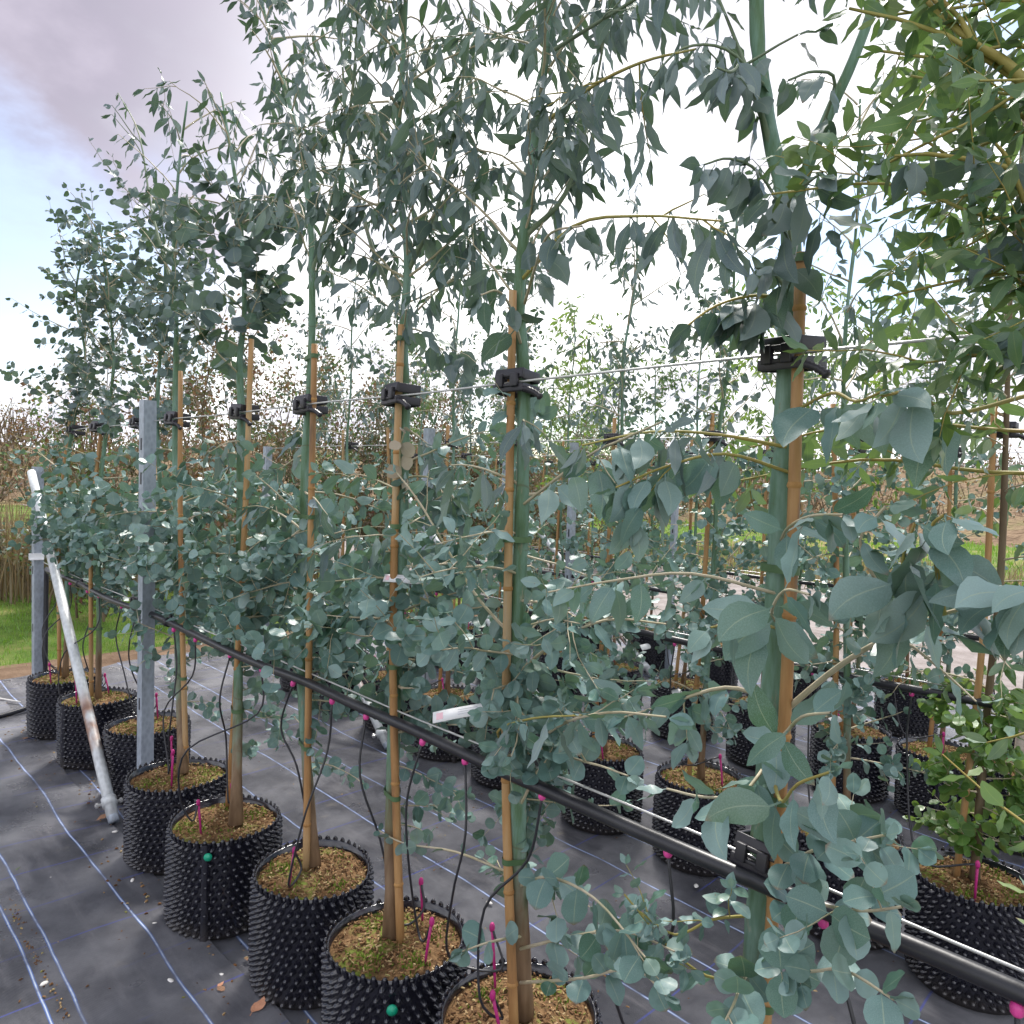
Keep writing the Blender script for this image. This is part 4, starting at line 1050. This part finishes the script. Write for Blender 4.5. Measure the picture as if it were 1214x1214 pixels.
# ------------------------------------------------------------------ rows B, C, D behind
def row_tree(row, x, y, seed, look, height, lower, upper, limit, minpx, trunk='trunk', twig='twig', label=None, group=None, caned=True, cane_h=2.0, thick=0.014, dens=1.0, where='', updens=1.0):
    r = random.Random(seed)
    b = Vector((x, y, PH - 0.012))
    lx, ly = r.gauss(0, 0.03), r.gauss(0, 0.03)
    zs = [0.9, 1.4, 1.9, 2.3, 2.7, height]
    stem = [b] + [b + Vector((lx * (z - 0.35) / 1.5 + r.gauss(0, 0.015), ly * (z - 0.35) / 1.5 + r.gauss(0, 0.015), z - b.z)) for z in zs]
    T = Tree(label, group, stem, thick, 0.004, seed, trunk, twig=twig)
    for (z0, z1, nb, ln, kind, size, mat, sp, droop, el, trop, tw, twl) in lower + upper:
        T.whorl(z0, min(z1, height), max(1, int(nb * (dens if z0 < 1.6 else updens))), ln, kind, size, mat, sp, droop, el, trop, tw, twl)
    T.done(limit, minpx)
    if caned:
        pts = [b + Vector((-0.02, 0.05, -0.02)), z_frac(T.path, 1.2) + Vector((-0.02, 0.03, 0)), z_frac(T.path, cane_h) + Vector((-0.02, 0.03, 0))]
        cane(pts, 0.0108, 'tan bamboo cane in %s row pot, %s' % (row, where), 'bamboo canes of the %s row' % row, seed=seed)
        clip(Vector((x + 0.015, z_frac(T.path, 1.89).y + 0.015, 1.89)), 'black tie clip on %s row wire, %s' % (row, where), 'tie clips of the %s row' % row, 0.85)
    return T
GUNNII = [(0.62, 1.3, 17, 0.30, 'round', 0.052, 'leaf_blue', 0.042, 0.1, 0.15, 0.1, 3, 0.14), (1.25, 1.8, 10, 0.32, 'round', 0.05, 'leaf_blue', 0.045, 0.15, 0.3, 0.0, 2, 0.14)]
GUNNII_UP = [(1.9, 2.9, 15, 0.32, 'oval', 0.06, 'leaf_adult', 0.055, 0.5, 0.7, 0.0, 2, 0.15)]
LANCE_UP = [(1.9, 3.1, 16, 0.36, 'lance', 0.085, 'leaf_adult', 0.06, 0.9, 0.6, -0.4, 2, 0.16)]
GREEN = [(0.42, 1.0, 20, 0.17, 'round', 0.052, 'leaf_lime', 0.034, 0.05, 0.2, 0.1, 4, 0.11), (1.0, 1.9, 9, 0.32, 'elliptic', 0.075, 'leaf_green', 0.05, 0.7, 0.2, -0.4, 2, 0.14)]
GREEN_UP = [(1.9, 2.9, 18, 0.34, 'elliptic', 0.065, 'leaf_green', 0.05, 0.5, 0.6, -0.1, 3, 0.15)]
LIME_UP = [(1.6, 2.9, 24, 0.36, 'elliptic', 0.062, 'leaf_lime', 0.05, 0.6, 0.6, -0.1, 3, 0.15)]
B_Y = [0.63, 1.06, 1.71, 2.23, 2.90, 3.42, 4.02, 4.62, 5.2]
for k, y in enumerate(B_Y):
    x = 2.87 + random.Random(k).gauss(0, 0.02)
    green = k in (0,)
    if green:
        lb, gp = 'green-leaved tree with bright leafy shoots around its brown lower stem', None
    else:
        lb, gp = 'slim staked eucalyptus in second row, ' + row_where(B_Y, k), 'second row eucalyptus trees'
    pot(x, y, 'black knobbly pot in second row, ' + row_where(B_Y, k), 'knobbly pots of the second row')
    row_tree('second', x, y, 300 + k, '', 3.1, GREEN if green else GUNNII, GREEN_UP if green else (LANCE_UP if k % 2 else GUNNII_UP), 240, 9.0,
             'trunk_brown' if green else 'trunk', 'twig', lb, gp, where=row_where(B_Y, k), thick=0.015, dens=1.0 if k < 4 else 0.5)
C_Y = [0.45, 0.77, 1.11, 1.55, 2.1, 2.68, 3.25, 3.80, 4.4, 5.0, 5.6]
for k, y in enumerate(C_Y):
    x = 4.25 + random.Random(k + 50).gauss(0, 0.02)
    pale = k in (1,)
    lb = 'tree with smooth pale pinkish trunk in the third row' if pale else 'slim staked eucalyptus in third row, ' + row_where(C_Y, k)
    pot(x, y, 'black knobbly pot in third row, ' + row_where(C_Y, k), 'knobbly pots of the third row')
    row_tree('third', x, y, 400 + k, '', 3.0 if k % 3 else 2.7, GUNNII if not pale else GREEN[1:], LIME_UP if k in (3, 4, 7) else (GREEN_UP if k % 3 == 1 else GUNNII_UP), 120, 9.5,
             'trunk_pale' if pale else 'trunk', 'twig', lb, None if pale else 'third row eucalyptus trees', thick=0.030 if pale else 0.013, dens=0.8 if y < 3 else 0.45, updens=1.25, caned=not pale, where=row_where(C_Y, k))
D_Y = [0.9, 1.7, 2.5, 3.2, 3.9, 4.6, 5.3, 6.0]
for k, y in enumerate(D_Y):
    x = 5.65 + random.Random(k + 80).gauss(0, 0.03)
    pot(x, y, 'black knobbly pot in fourth row, ' + row_where(D_Y, k), 'knobbly pots of the fourth row')
    row_tree('fourth', x, y, 500 + k, '', 2.8, GUNNII, LIME_UP if k in (2, 3, 5) else GREEN_UP, 60, 10.0, 'trunk', 'twig',
             'slim staked eucalyptus in fourth row, ' + row_where(D_Y, k), 'fourth row eucalyptus trees', thick=0.013, dens=0.7 if y < 3 else 0.4, updens=1.3, where=row_where(D_Y, k))

# ------------------------------------------------------------------ posts, braces, wires and pipes of each row
def post(x, y, h, label, group):
    e = empty('steel_post', (x, y, 0), label, 'post', group)
    w, d, t = 0.030, 0.022, 0.0035      # open C-section, slots in the face
    prof = [(-w, -d), (w, -d), (w, d), (w - 0.012, d), (w - 0.012, d - t), (w - t, d - t), (w - t, -d + t), (-w + t, -d + t), (-w + t, d - t), (-w + 0.012, d - t), (-w + 0.012, d), (-w, d)]
    n = len(prof); mb = MB()
    mb.add([(p[0], p[1], z) for z in (-0.02, h) for p in prof], [(i, (i + 1) % n, n + (i + 1) % n, n + i) for i in range(n)] + [tuple(range(n, 2 * n))])
    o = mb.build('profile', M['galv'], e, smooth=False)
    for z in (0.55, 0.95, 1.3, 1.62, 1.78):
        sb = MB(); sb.box((-w - 0.0006, 0, z), (0.001, 0.005, 0.028)); sb.build('slot', M['black'], e, smooth=False)
    e.rotation_euler = (0.006, -0.012, 0.15)
    return e
def brace(foot, top, r, label, group, clampd=True):
    foot, top = Vector(foot), Vector(top)
    e = empty('brace_pole', foot, label, 'brace', group)
    d = top - foot; L = d.length
    q = d.to_track_quat('Z', 'Y'); e.rotation_mode = 'QUATERNION'; e.rotation_quaternion = q
    mb = MB(); mb.tube([(0, 0, L * k / 10) for k in range(11)], r, 14); mb.build('tube', M['galv_pale'], e)
    for z in np.arange(0.35, L - 0.1, 0.17):
        sb = MB(); a = -2.4
        sb.tube([(math.cos(a) * (r - 0.004), math.sin(a) * (r - 0.004), z), (math.cos(a) * (r + 0.0012), math.sin(a) * (r + 0.0012), z)], 0.0065, 8); sb.build('hole', M['black'], e)
    if clampd:
        cb = MB(); cb.tube([(0, 0, 0.055), (0, 0, 0.10)], r + 0.007, 14); cb.build('clamp', M['galv_pale'], e)
        for s in (-1, 1):
            bb = MB(); bb.tube([(s * (r + 0.002), -0.01, 0.078), (s * (r + 0.034), -0.01, 0.078)], 0.007, 6)
            bb.tube([(s * (r + 0.020), -0.01, 0.078), (s * (r + 0.030), -0.01, 0.078)], 0.013, 6); bb.build('bolt', M['wire'], e, smooth=False)
        fb = MB(); fb.tube([(0, 0, -0.03), (0, 0, 0.055)], r * 0.93, 14); fb.build('plug_end', M['galv'], e)
    return e
def sagline(pts, n=4): return smooth_path(pts, n)
for nm, x in (('front', 1.21), ('second', 2.87), ('third', 4.25), ('fourth', 5.65)):
    post(x - 0.005, 3.69, 1.985, 'grey galvanised steel post standing amid the %s row' % nm, None)
    post(x, 5.90, 1.66 if x < 2 else 1.90, 'grey galvanised end post of the %s row, next to the lawn' % nm, None)
    brace((x - (0.150 if x < 2 else 0.28), 3.68, 0.04), (x - 0.06, 5.86, 1.62), 0.026, 'pale perforated steel brace leaning against the %s row end post' % nm, None)
    mb = MB(); pts = [Vector((x + 0.0, 5.91, 1.60 if x < 2 else 1.885))] + [Vector((x + 0.001 * math.sin(y * 3), y, 1.89 - 0.003 * math.sin(y * 5))) for y in np.linspace(5.2, -1.5, 16)]
    mb.tube(pts, 0.0026, 6)
    o = mb.build('upper_wire', M['wire']); tag(o, 'thin galvanised upper wire strung along the %s row' % nm, 'wire')
    mb = MB(); pts = [Vector((x + 0.018, 5.93, 1.0))] + [Vector((x + 0.018, y, 0.998 - 0.003 * math.sin(y * 4 + x))) for y in np.linspace(5.2, -1.5, 16)]
    mb.tube(pts, 0.0028, 6)
    o = mb.build('lower_wire', M['wire']); tag(o, 'thin galvanised lower wire above the %s row irrigation pipe' % nm, 'wire')
    e = empty('irrigation_pipe', (x, 5.8, 0), 'black plastic irrigation pipe running along the %s row' % nm, 'pipe')
    mb = MB(); r = random.Random(int(x * 10))
    path = [Vector((x - 0.002 + r.gauss(0, 0.003), y, 0.968 + 0.004 * math.sin(y * 4) + r.gauss(0, 0.002))) for y in np.linspace(5.6, -1.5, 26)]
    path = smooth_path([Vector((x + 0.03, 5.84, 0.01)), Vector((x + 0.03, 5.84, 0.5)), Vector((x + 0.03, 5.84, 0.88)), Vector((x + 0.015, 5.76, 0.965))] + path, 3)
    off = Vector((x, 5.8, 0)); mb.tube([p - off for p in path], 0.0152, 12); mb.build('pipe', M['pipe'], e)
    for y in (4.9, 3.45):
        hb = MB(); hb.tube([Vector((0.0, y - 5.8 - 0.012, 0.972)), Vector((0, y - 5.8 + 0.012, 0.972))], 0.0205, 12); hb.box((0.012, y - 5.8, 0.992), (0.006, 0.012, 0.012))
        hb.build('hanger', M['black'], e)
# white fixing plate on the front end post
mb = MB(); mb.box((0, 0, 0), (0.045, 0.004, 0.022)); mb.box((0.0, -0.012, -0.02), (0.04, 0.012, 0.003))
o = mb.build('fixing_plate', M['white'], smooth=False); o.location = (1.185, 5.865, 1.045)
tag(o, 'small white plate fixed to the front end post', 'plate')

# feeder tubes and pink stakes ---------------------------------------------
def pix_pts(lst): return [at_x(*q) for q in lst]
PIPE = lambda y: Vector((1.208, y, 0.955))
def A_drip(i, n, y0, mid, spos, lean=(0, 0), h=0.13):
    top = pink_peg(Vector(spos), h, 'magenta dripper stake in front row pot, %s' % A_where(i), 'magenta stakes of the front row', lean)
    drip(PIPE(y0), mid + [top], 'thin black feeder tube to front row pot, %s' % A_where(i), 'feeder tubes of the front row')
for i, (x, y) in enumerate(A_POTS):
    r = random.Random(i + 900)
    for s in (0, 1):
        a = (0.9 if s else 3.6) + r.gauss(0, 0.35); R = r.uniform(0.09, 0.135)
        sp = Vector((x + R * math.cos(a), y + R * math.sin(a), PH - 0.02))
        y0 = y + (0.14 if s else -0.10) + r.gauss(0, 0.03)
        p0 = PIPE(y0)
        low = Vector((sp.x * 0.6 + p0.x * 0.4 - 0.05 + r.gauss(0, 0.05), (sp.y + p0.y) / 2 + r.gauss(0, 0.06), PH + r.uniform(0.02, 0.14)))
        mid = [p0 + Vector((r.gauss(-0.02, 0.02), r.gauss(0, 0.03), -0.16)), p0.lerp(low, 0.6) + Vector((r.gauss(-0.03, 0.02), r.gauss(0, 0.04), 0)), low, sp + Vector((r.gauss(0, 0.03), r.gauss(0, 0.03), 0.06))]
        A_drip(i, s, y0, mid, sp, (r.gauss(0, 0.012), r.gauss(0, 0.012)), r.uniform(0.10, 0.15))
for nm, x, ys in (('second', 2.87, B_Y), ('third', 4.25, C_Y)):
    for k, y in enumerate(ys):
        r = random.Random(k + 40 + int(x * 7))
        a = r.uniform(2.5, 5.5); sp = Vector((x + 0.12 * math.cos(a), y + 0.12 * math.sin(a), PH - 0.02))
        top = pink_peg(sp, 0.13, 'magenta dripper stake in %s row pot, %s' % (nm, row_where(ys, k)), 'magenta stakes of the %s row' % nm, (r.gauss(0, 0.012), r.gauss(0, 0.012)))
        p0 = Vector((x, y + r.uniform(0.1, 0.25), 0.955)); low = sp.lerp(p0, 0.35) + Vector((-0.06, 0.08, -0.12))
        drip(p0, [p0 + Vector((-0.02, 0, -0.2)), low, top], 'black feeder tube to %s row pot, %s' % (nm, row_where(ys, k)), 'feeder tubes of the %s row' % nm)

# white plant labels --------------------------------------------------------
def plant_label(p, q, w, label, group=None):
    """strip tag from p (loose end) to q (tied end)"""
    p, q = Vector(p), Vector(q); d = q - p; L = d.length
    e = empty('plant_label', p, label, 'label', group)
    x = d.normalized(); nrm = (Vector((0, 0, HCAM)) - p).normalized(); nrm = (nrm + Vector((0.2, 0.1, 0.5))).normalized()
    nrm = (nrm - x * nrm.dot(x)).normalized(); y = nrm.cross(x)
    e.rotation_mode = 'QUATERNION'
    e.rotation_quaternion = Matrix((x, y, nrm)).transposed().to_quaternion()
    mb = MB(); vs, fs = [], []
    for k in range(9):
        t = k / 8; ww = w / 2 * (1.0 if t < 0.85 else 1.0 - (t - 0.85) * 4); zb = 0.10 * L * t * (1 - t)
        vs += [(L * t, -ww, zb), (L * t, ww, zb), (L * t, ww, zb - 0.0012), (L * t, -ww, zb - 0.0012)]
    for k in range(8):
        a = k * 4
        for j in range(4): fs.append((a + j, a + 4 + j, a + 4 + (j + 1) % 4, a + (j + 1) % 4))
    fs += [(0, 1, 2, 3), (32, 35, 34, 33)]
    mb.add(vs, fs); mb.build('strip', M['white'], e)
    def pr(t0, t1, y0, y1, m, nme):
        b = MB(); z = lambda t: 0.10 * L * t * (1 - t) + 0.0008
        b.add([(L * t0, y0 * w, z(t0)), (L * t1, y0 * w, z(t1)), (L * t1, y1 * w, z(t1)), (L * t0, y1 * w, z(t0))], [(0, 1, 2, 3)]); b.build(nme, m, e)
    if L > 0.1:
        pr(0.05, 0.14, -0.3, 0.3, M['print_pink'], 'logo')
        for j in range(3): pr(0.34, 0.60 - 0.06 * j, 0.22 - 0.2 * j, 0.27 - 0.2 * j, M['print_grey'], 'print_line')
plant_label(at_x(513, 851, 1.12), at_x(603, 836, 1.24), 0.030, 'long white plant label with pink logo above the black pipe')
plant_label(at_x(455, 685, 1.20), at_x(502, 689, 1.27), 0.026, 'white plant label behind the dense-crowned tree')
for k, (px, py, X) in enumerate([(143, 675, 1.22), (374, 624, 2.8), (760, 768, 2.8), (797, 822, 2.85), (782, 520, 4.2), (1180, 765, 2.8), (920, 605, 2.85), (985, 855, 2.82)]):
    q = at_x(px, py, X)
    plant_label(q, q + Vector((0.045, -0.02, 0.008)), 0.03, 'small white plant tag hanging among the leaves', 'small white tags')

# ------------------------------------------------------------------ litter on the membrane
def pebble(p, s, k):
    bm = bmesh.new(); bmesh.ops.create_icosphere(bm, subdivisions=2, radius=1.0)
    r = random.Random(k)
    for v in bm.verts:
        v.co = Vector((v.co.x * 1.5, v.co.y * 0.9, v.co.z * 0.5)) * s * (1 + 0.12 * math.sin(v.co.x * 3 + k) + r.gauss(0, 0.03))
    me = bpy.data.meshes.new('pebble'); bm.to_mesh(me); bm.free(); me.materials.append(M['pebble'])
    me.polygons.foreach_set('use_smooth', [True] * len(me.polygons))
    o = obj('pebble', me); o.location = p + Vector((0, 0, 0.012 + s * 0.4)); o.rotation_euler.z = r.uniform(0, 3)
    tag(o, 'small white pebble lying on the dark ground cover', 'pebble', 'white pebbles')
for k, (px, py) in enumerate([(184, 1100), (52, 1172), (60, 1046), (262, 1161), (202, 1168), (157, 1048), (12, 848), (33, 858), (42, 856), (136, 990), (154, 996), (203, 1075), (580, 1075), (825, 1055), (1052, 990), (2, 1058)]):
    pebble(at_z(px, py), rnd.uniform(0.006, 0.011), k)
def fallen(p, s, rz, mat, label, kind='ovate', v=0):
    V, F, UV = SHAPES[(kind, v)]
    me = np_mesh('fallen_leaf', V, F, M[mat], UV)
    o = obj('fallen_leaf', me); o.location = p + Vector((0, 0, 0.02)); o.scale = (s, s, s); o.rotation_euler = (0.12, 0.1, rz)
    tag(o, label, 'leaf')
fallen(at_z(296, 1212), 0.075, -0.9, 'fallen', 'large orange fallen leaf on the ground beside the pots')
fallen(at_z(256, 1178), 0.03, -1.2, 'fallen', 'tiny orange fallen leaf near the large orange one', v=2)
fallen(at_z(266, 1182), 0.03, 0.4, 'fallen_b', 'tiny brown fallen leaf near the large orange one', 'round', 1)
fallen(at_z(298, 1146), 0.03, 0.2, 'fallen_b', 'small brown fallen leaf against a front row pot', 'oval', 3)
fallen(at_z(112, 978), 0.07, -1.8, 'fallen_b', 'brown fallen leaf close to the brace foot', 'oval', 2)
fallen(at_z(24, 880), 0.06, -1.5, 'fallen_b', 'brown curled fallen leaf near the black hose', 'ovate', 5)
fallen(at_z(10, 1042), 0.05, -1.2, 'leaf_green', 'single green fallen leaf on the sheet overlap', 'oval', 4)
# silt and crumbs caught along the sheet overlap
db = MB(); r = random.Random(3)
for _ in range(500):
    y = r.uniform(1.2, 6.5); x = 0.575 + r.gauss(0, 0.010)
    mt = Matrix.Rotation(r.uniform(0, 6), 3, 'Z'); s = r.uniform(0.001, 0.0032)
    db.box((x, y, 0.019 + s * 0.3), (s * 1.6, s, s * 0.6), mt, taper=0.6)
for _ in range(500):
    i = r.randrange(10); a = r.uniform(0, 6.28); R = PR + 0.03 + abs(r.gauss(0, 0.09))
    s = r.uniform(0.001, 0.0042)
    db.box((A_POTS[i][0] + R * math.cos(a), A_POTS[i][1] + R * math.sin(a), 0.019), (s * 1.8, s, s * 0.6), Matrix.Rotation(r.uniform(0, 6), 3, 'Z'), taper=0.6)
for _ in range(900):
    s = r.uniform(0.0006, 0.003)
    db.box((r.uniform(-0.5, 4.2), r.uniform(0.6, 6.4), 0.0195), (s * 2.2, s, s * 0.4), Matrix.Rotation(r.uniform(0, 6), 3, 'Z'), taper=0.6)
tag(db.build('soil_crumbs', M['chip'], smooth=False), 'scattered brown soil crumbs and bark bits on the ground cover', 'debris', kind='stuff')
mb = MB(); mb.tube(smooth_path([Vector((-3, 5.75, 0.03)), Vector((0, 5.66, 0.03)), Vector((0.7, 5.6, 0.03)), Vector((1.1, 5.75, 0.03)), Vector((1.24, 5.84, 0.05))], 6), 0.0165, 10)
tag(mb.build('supply_hose', M['pipe']), 'black supply hose lying across the ground by the end post', 'hose')
mb = MB(); mb.tube(smooth_path([Vector((0.55, 6.75, 0.02)), Vector((0.8, 6.5, 0.02)), Vector((0.95, 6.3, 0.02)), Vector((1.12, 5.98, 0.02))], 6), 0.006, 6)
tag(mb.build('pale_cord', M['pebble']), 'pale loose cord lying on the ground beside the end post', 'cord')

# ------------------------------------------------------------------ lawn, reeds, shrubs, bank, far things
def blades(name, n, xr, yr, hr, wr, mat, seed, lean=0.35, cond=None, curl=0.5):
    R = np.random.default_rng(seed)
    x = R.uniform(*xr, n); y = R.uniform(*yr, n)
    if cond is not None:
        k = cond(x, y, R); x, y = x[k], y[k]; n = len(x)
    h = R.uniform(*hr, n) * R.uniform(0.6, 1.0, n); w = R.uniform(*wr, n); a = R.uniform(0, 6.28, n); l = R.normal(0, lean, n) * h; b = R.uniform(0, 6.28, n)
    V = np.zeros((n, 6, 3))
    ca, sa = np.cos(a) * w, np.sin(a) * w; lx, ly = np.cos(b) * l, np.sin(b) * l
    for j, (t, ww) in enumerate(((0, 1.0), (0.55, 0.8), (1.0, 0.1))):
        q = t ** 1.7
        V[:, 2 * j] = np.stack([x - ca * ww + lx * q, y - sa * ww + ly * q, h * t * (1 - 0.1 * q)], 1)
        V[:, 2 * j + 1] = np.stack([x + ca * ww + lx * q, y + sa * ww + ly * q, h * t * (1 - 0.1 * q)], 1)
    F = np.array([[0, 1, 3, 2], [2, 3, 5, 4]])
    F = (F[None] + (np.arange(n) * 6)[:, None, None]).reshape(-1, 4)
    UV = np.tile(np.array([[0.2, 0], [0.8, 0], [0.2, 0.5], [0.8, 0.5], [0.2, 1], [0.8, 1]]), (n, 1))
    V[..., 2] -= 0.02
    return obj(name, np_mesh(name, V.reshape(-1, 3), F, M[mat], UV))
tag(blades('lawn_grass', 26000, (-2, 6.5), (7.05, 12.0), (0.03, 0.085), (0.002, 0.004), 'grass', 1), 'short bright green lawn grass beyond the ground cover', 'grass', kind='stuff')
tag(blades('dry_reeds', 15000, (-7, 6.5), (10.6, 14.5), (0.5, 1.7), (0.004, 0.011), 'reed', 2, 0.2), 'tall tangled dry brown reeds behind the lawn', 'reeds', kind='stuff')
tag(blades('field_grass', 24000, (13.6, 34), (-8, 40), (0.08, 0.3), (0.008, 0.02), 'grass', 4), 'rough green grass in the field beyond the track', 'grass', kind='stuff')
tag(blades('dry_verge', 22000, (12.8, 19), (-8, 40), (0.15, 0.6), (0.005, 0.014), 'reed', 5, 0.4), 'dry straw-coloured verge along the gravel track', 'grass', kind='stuff')

def shrub(x, y, h, rad, nst, label, group, seed, mats, size, nleaf, name='shrub', kinds=('oval',), single=60):
    r = random.Random(seed); e = empty(name, (x, y, 0), label, 'shrub', group); L = Leaves(); mb = MB()
    for s in range(nst):
        a = r.uniform(0, 6.28)
        d = Vector((math.cos(a) * 0.3, math.sin(a) * 0.3, 1)).normalized()
        pt = grow(Vector((x + r.gauss(0, rad * 0.3), y + r.gauss(0, rad * 0.3), 0)), d, h * r.uniform(0.7, 1.05), 7, r, 0.2, 0.35)
        mb.tube([p - e.location for p in pt], [0.014 * (1 - 0.8 * k / 7) for k in range(8)], 5, cap=False)
        for b in range(int(9)):
            p, t = path_at(pt, r.uniform(0.12, 1.0))
            q = grow(p, (t * 0.7 + rvec(r, 0.6)).normalized(), rad * r.uniform(0.4, 1.0), 5, r, 0.1, 0.3)
            mb.tube([z - e.location for z in q], [0.006, 0.005, 0.004, 0.003, 0.002, 0.0015], 4, cap=False)
            for _ in range(5):
                u0, u1 = path_at(q, r.uniform(0.1, 1)); u2 = grow(u0, (u1 * 0.6 + rvec(r, 0.6)).normalized(), rad * r.uniform(0.2, 0.5), 3, r, 0.1, 0.3)
                mb.tube([z - e.location for z in u2], [0.003, 0.0025, 0.002, 0.0012], 3, cap=False)
            for _ in range(int(nleaf / nst / 9)):
                pp, tt = path_at(q, r.uniform(0.05, 1)); pp = pp + rvec(r, 0.06)
                L.add(r.choice(kinds), pp, (rvec(r, 1) + Vector((0, 0, -0.3))).normalized(), rvec(r, 1).normalized(), size * r.uniform(0.6, 1.3), r.choice(mats), r)
    mb.build('stems', M['trunk_brown'], e)
    L.emit(e, e.location, single, 10.0)
hs = random.Random(12)
k = 0
for x in np.arange(2.4, 13.5, 0.95):
    for row in range(2):
        h = (2.3 if x < 3.2 else 3.9 if x < 9 else 3.2) * hs.uniform(0.88, 1.1)
        shrub(x + hs.gauss(0, 0.15), 9.2 + row * 1.3 + hs.gauss(0, 0.2), h, 0.75, 6, 'tangled brown-leaved shrub in the hedge beyond the lawn', 'brown hedge shrubs', 700 + k,
              [['leaf_brown', 'leaf_olive', 'leaf_green'], ['leaf_olive', 'leaf_green', 'leaf_adult'], ['leaf_brown', 'leaf_brown', 'leaf_olive']][k % 3], 0.062, 3600, name='hedge_shrub', kinds=('small',), single=0)
        k += 1
for k, (x, y, h) in enumerate([(0.55, 10.9, 1.9), (-0.5, 11.6, 1.7), (1.4, 11.3, 1.9)]):
    shrub(x, y, h, 0.5, 5, 'thin scrubby bush standing among the dry reeds', 'bushes among the reeds', 800 + k, ['leaf_brown', 'leaf_olive'], 0.05, 260, name='scrub_bush', single=10)
# bank with scrub closing the view
mb = MB(); vs, fs = [], []
R = random.Random(9)
prof = [(0, -0.1), (3, 0.9), (6, 2.1), (10, 3.0), (18, 3.4), (40, 3.0)]
N = 90
for i in range(N + 1):
    a = math.radians(-35 + 165 * i / N)     # sweeps round the field from right to left
    for d, z in prof:
        rr = 36 + d + 4 * math.sin(i * 0.21)
        vs.append((rr * math.cos(a), rr * math.sin(a) * 1.05, z * (1 + 0.18 * math.sin(i * 0.5) + R.gauss(0, 0.05)) if z > 0 else z))
m = len(prof)
for i in range(N):
    for j in range(m - 1):
        fs.append((i * m + j, i * m + j + 1, (i + 1) * m + j + 1, (i + 1) * m + j))
mb.add(vs, fs); tag(mb.build('bank', M['bank']), kind='structure')
L = Leaves(); RR = random.Random(31)
stm = MB()
for i in range(900):
    a = math.radians(RR.uniform(-30, 125)); d = RR.uniform(0, 13); rr = 36 + d
    z = 0.25 * d
    c = Vector((rr * math.cos(a), rr * math.sin(a) * 1.05, z)); hh = RR.uniform(0.8, 2.6)
    for _ in range(4):
        tpnt = c + Vector((RR.gauss(0, 0.5), RR.gauss(0, 0.5), hh * RR.uniform(0.6, 1.1)))
        stm.tube([c, c.lerp(tpnt, 0.5) + rvec(RR, 0.12), tpnt], [0.05, 0.035, 0.012], 3, cap=False)
    for _ in range(60):
        L.add('small', c + Vector((RR.gauss(0, 0.65), RR.gauss(0, 0.65), hh * RR.uniform(0.2, 1.0))), rvec(RR, 1).normalized(), rvec(RR, 1).normalized(), RR.uniform(0.10, 0.24), RR.choice(['leaf_brown', 'leaf_brown', 'leaf_olive', 'reed']), RR)
e = empty('bank_scrub', (0, 0, 0), 'far brown scrub covering the bank around the field', 'scrub')
e['kind'] = 'stuff'
tag(stm.build('stems', M['trunk_brown'], e), kind='stuff')
L.emit(e, (0, 0, 0), 0)
# low white polytunnel beyond the reeds
e = empty('polytunnel', (-3.5, 34, 0), 'low white film polytunnel far behind the reeds', 'polytunnel')
mb = MB(); n = 12; vs, fs = [], []
for j, xx in enumerate((-6, 8)):
    for k in range(n + 1):
        w = math.pi * k / n; vs.append((xx, 1.9 * math.cos(w), 1.75 * math.sin(w)))
for k in range(n): fs.append((k, k + 1, n + 2 + k, n + 1 + k))
fs.append(tuple(range(n + 1))); fs.append(tuple(range(2 * n + 1, n, -1)))
mb.add(vs, fs); mb.build('film_cover', M['film'], e)
for q in range(8):
    hb = MB(); xx = -6 + 2 * q
    hb.tube([(xx, 1.93 * math.cos(math.pi * k / n), 1.78 * math.sin(math.pi * k / n)) for k in range(n + 1)], 0.03, 5); hb.build('hoop', M['galv'], e)
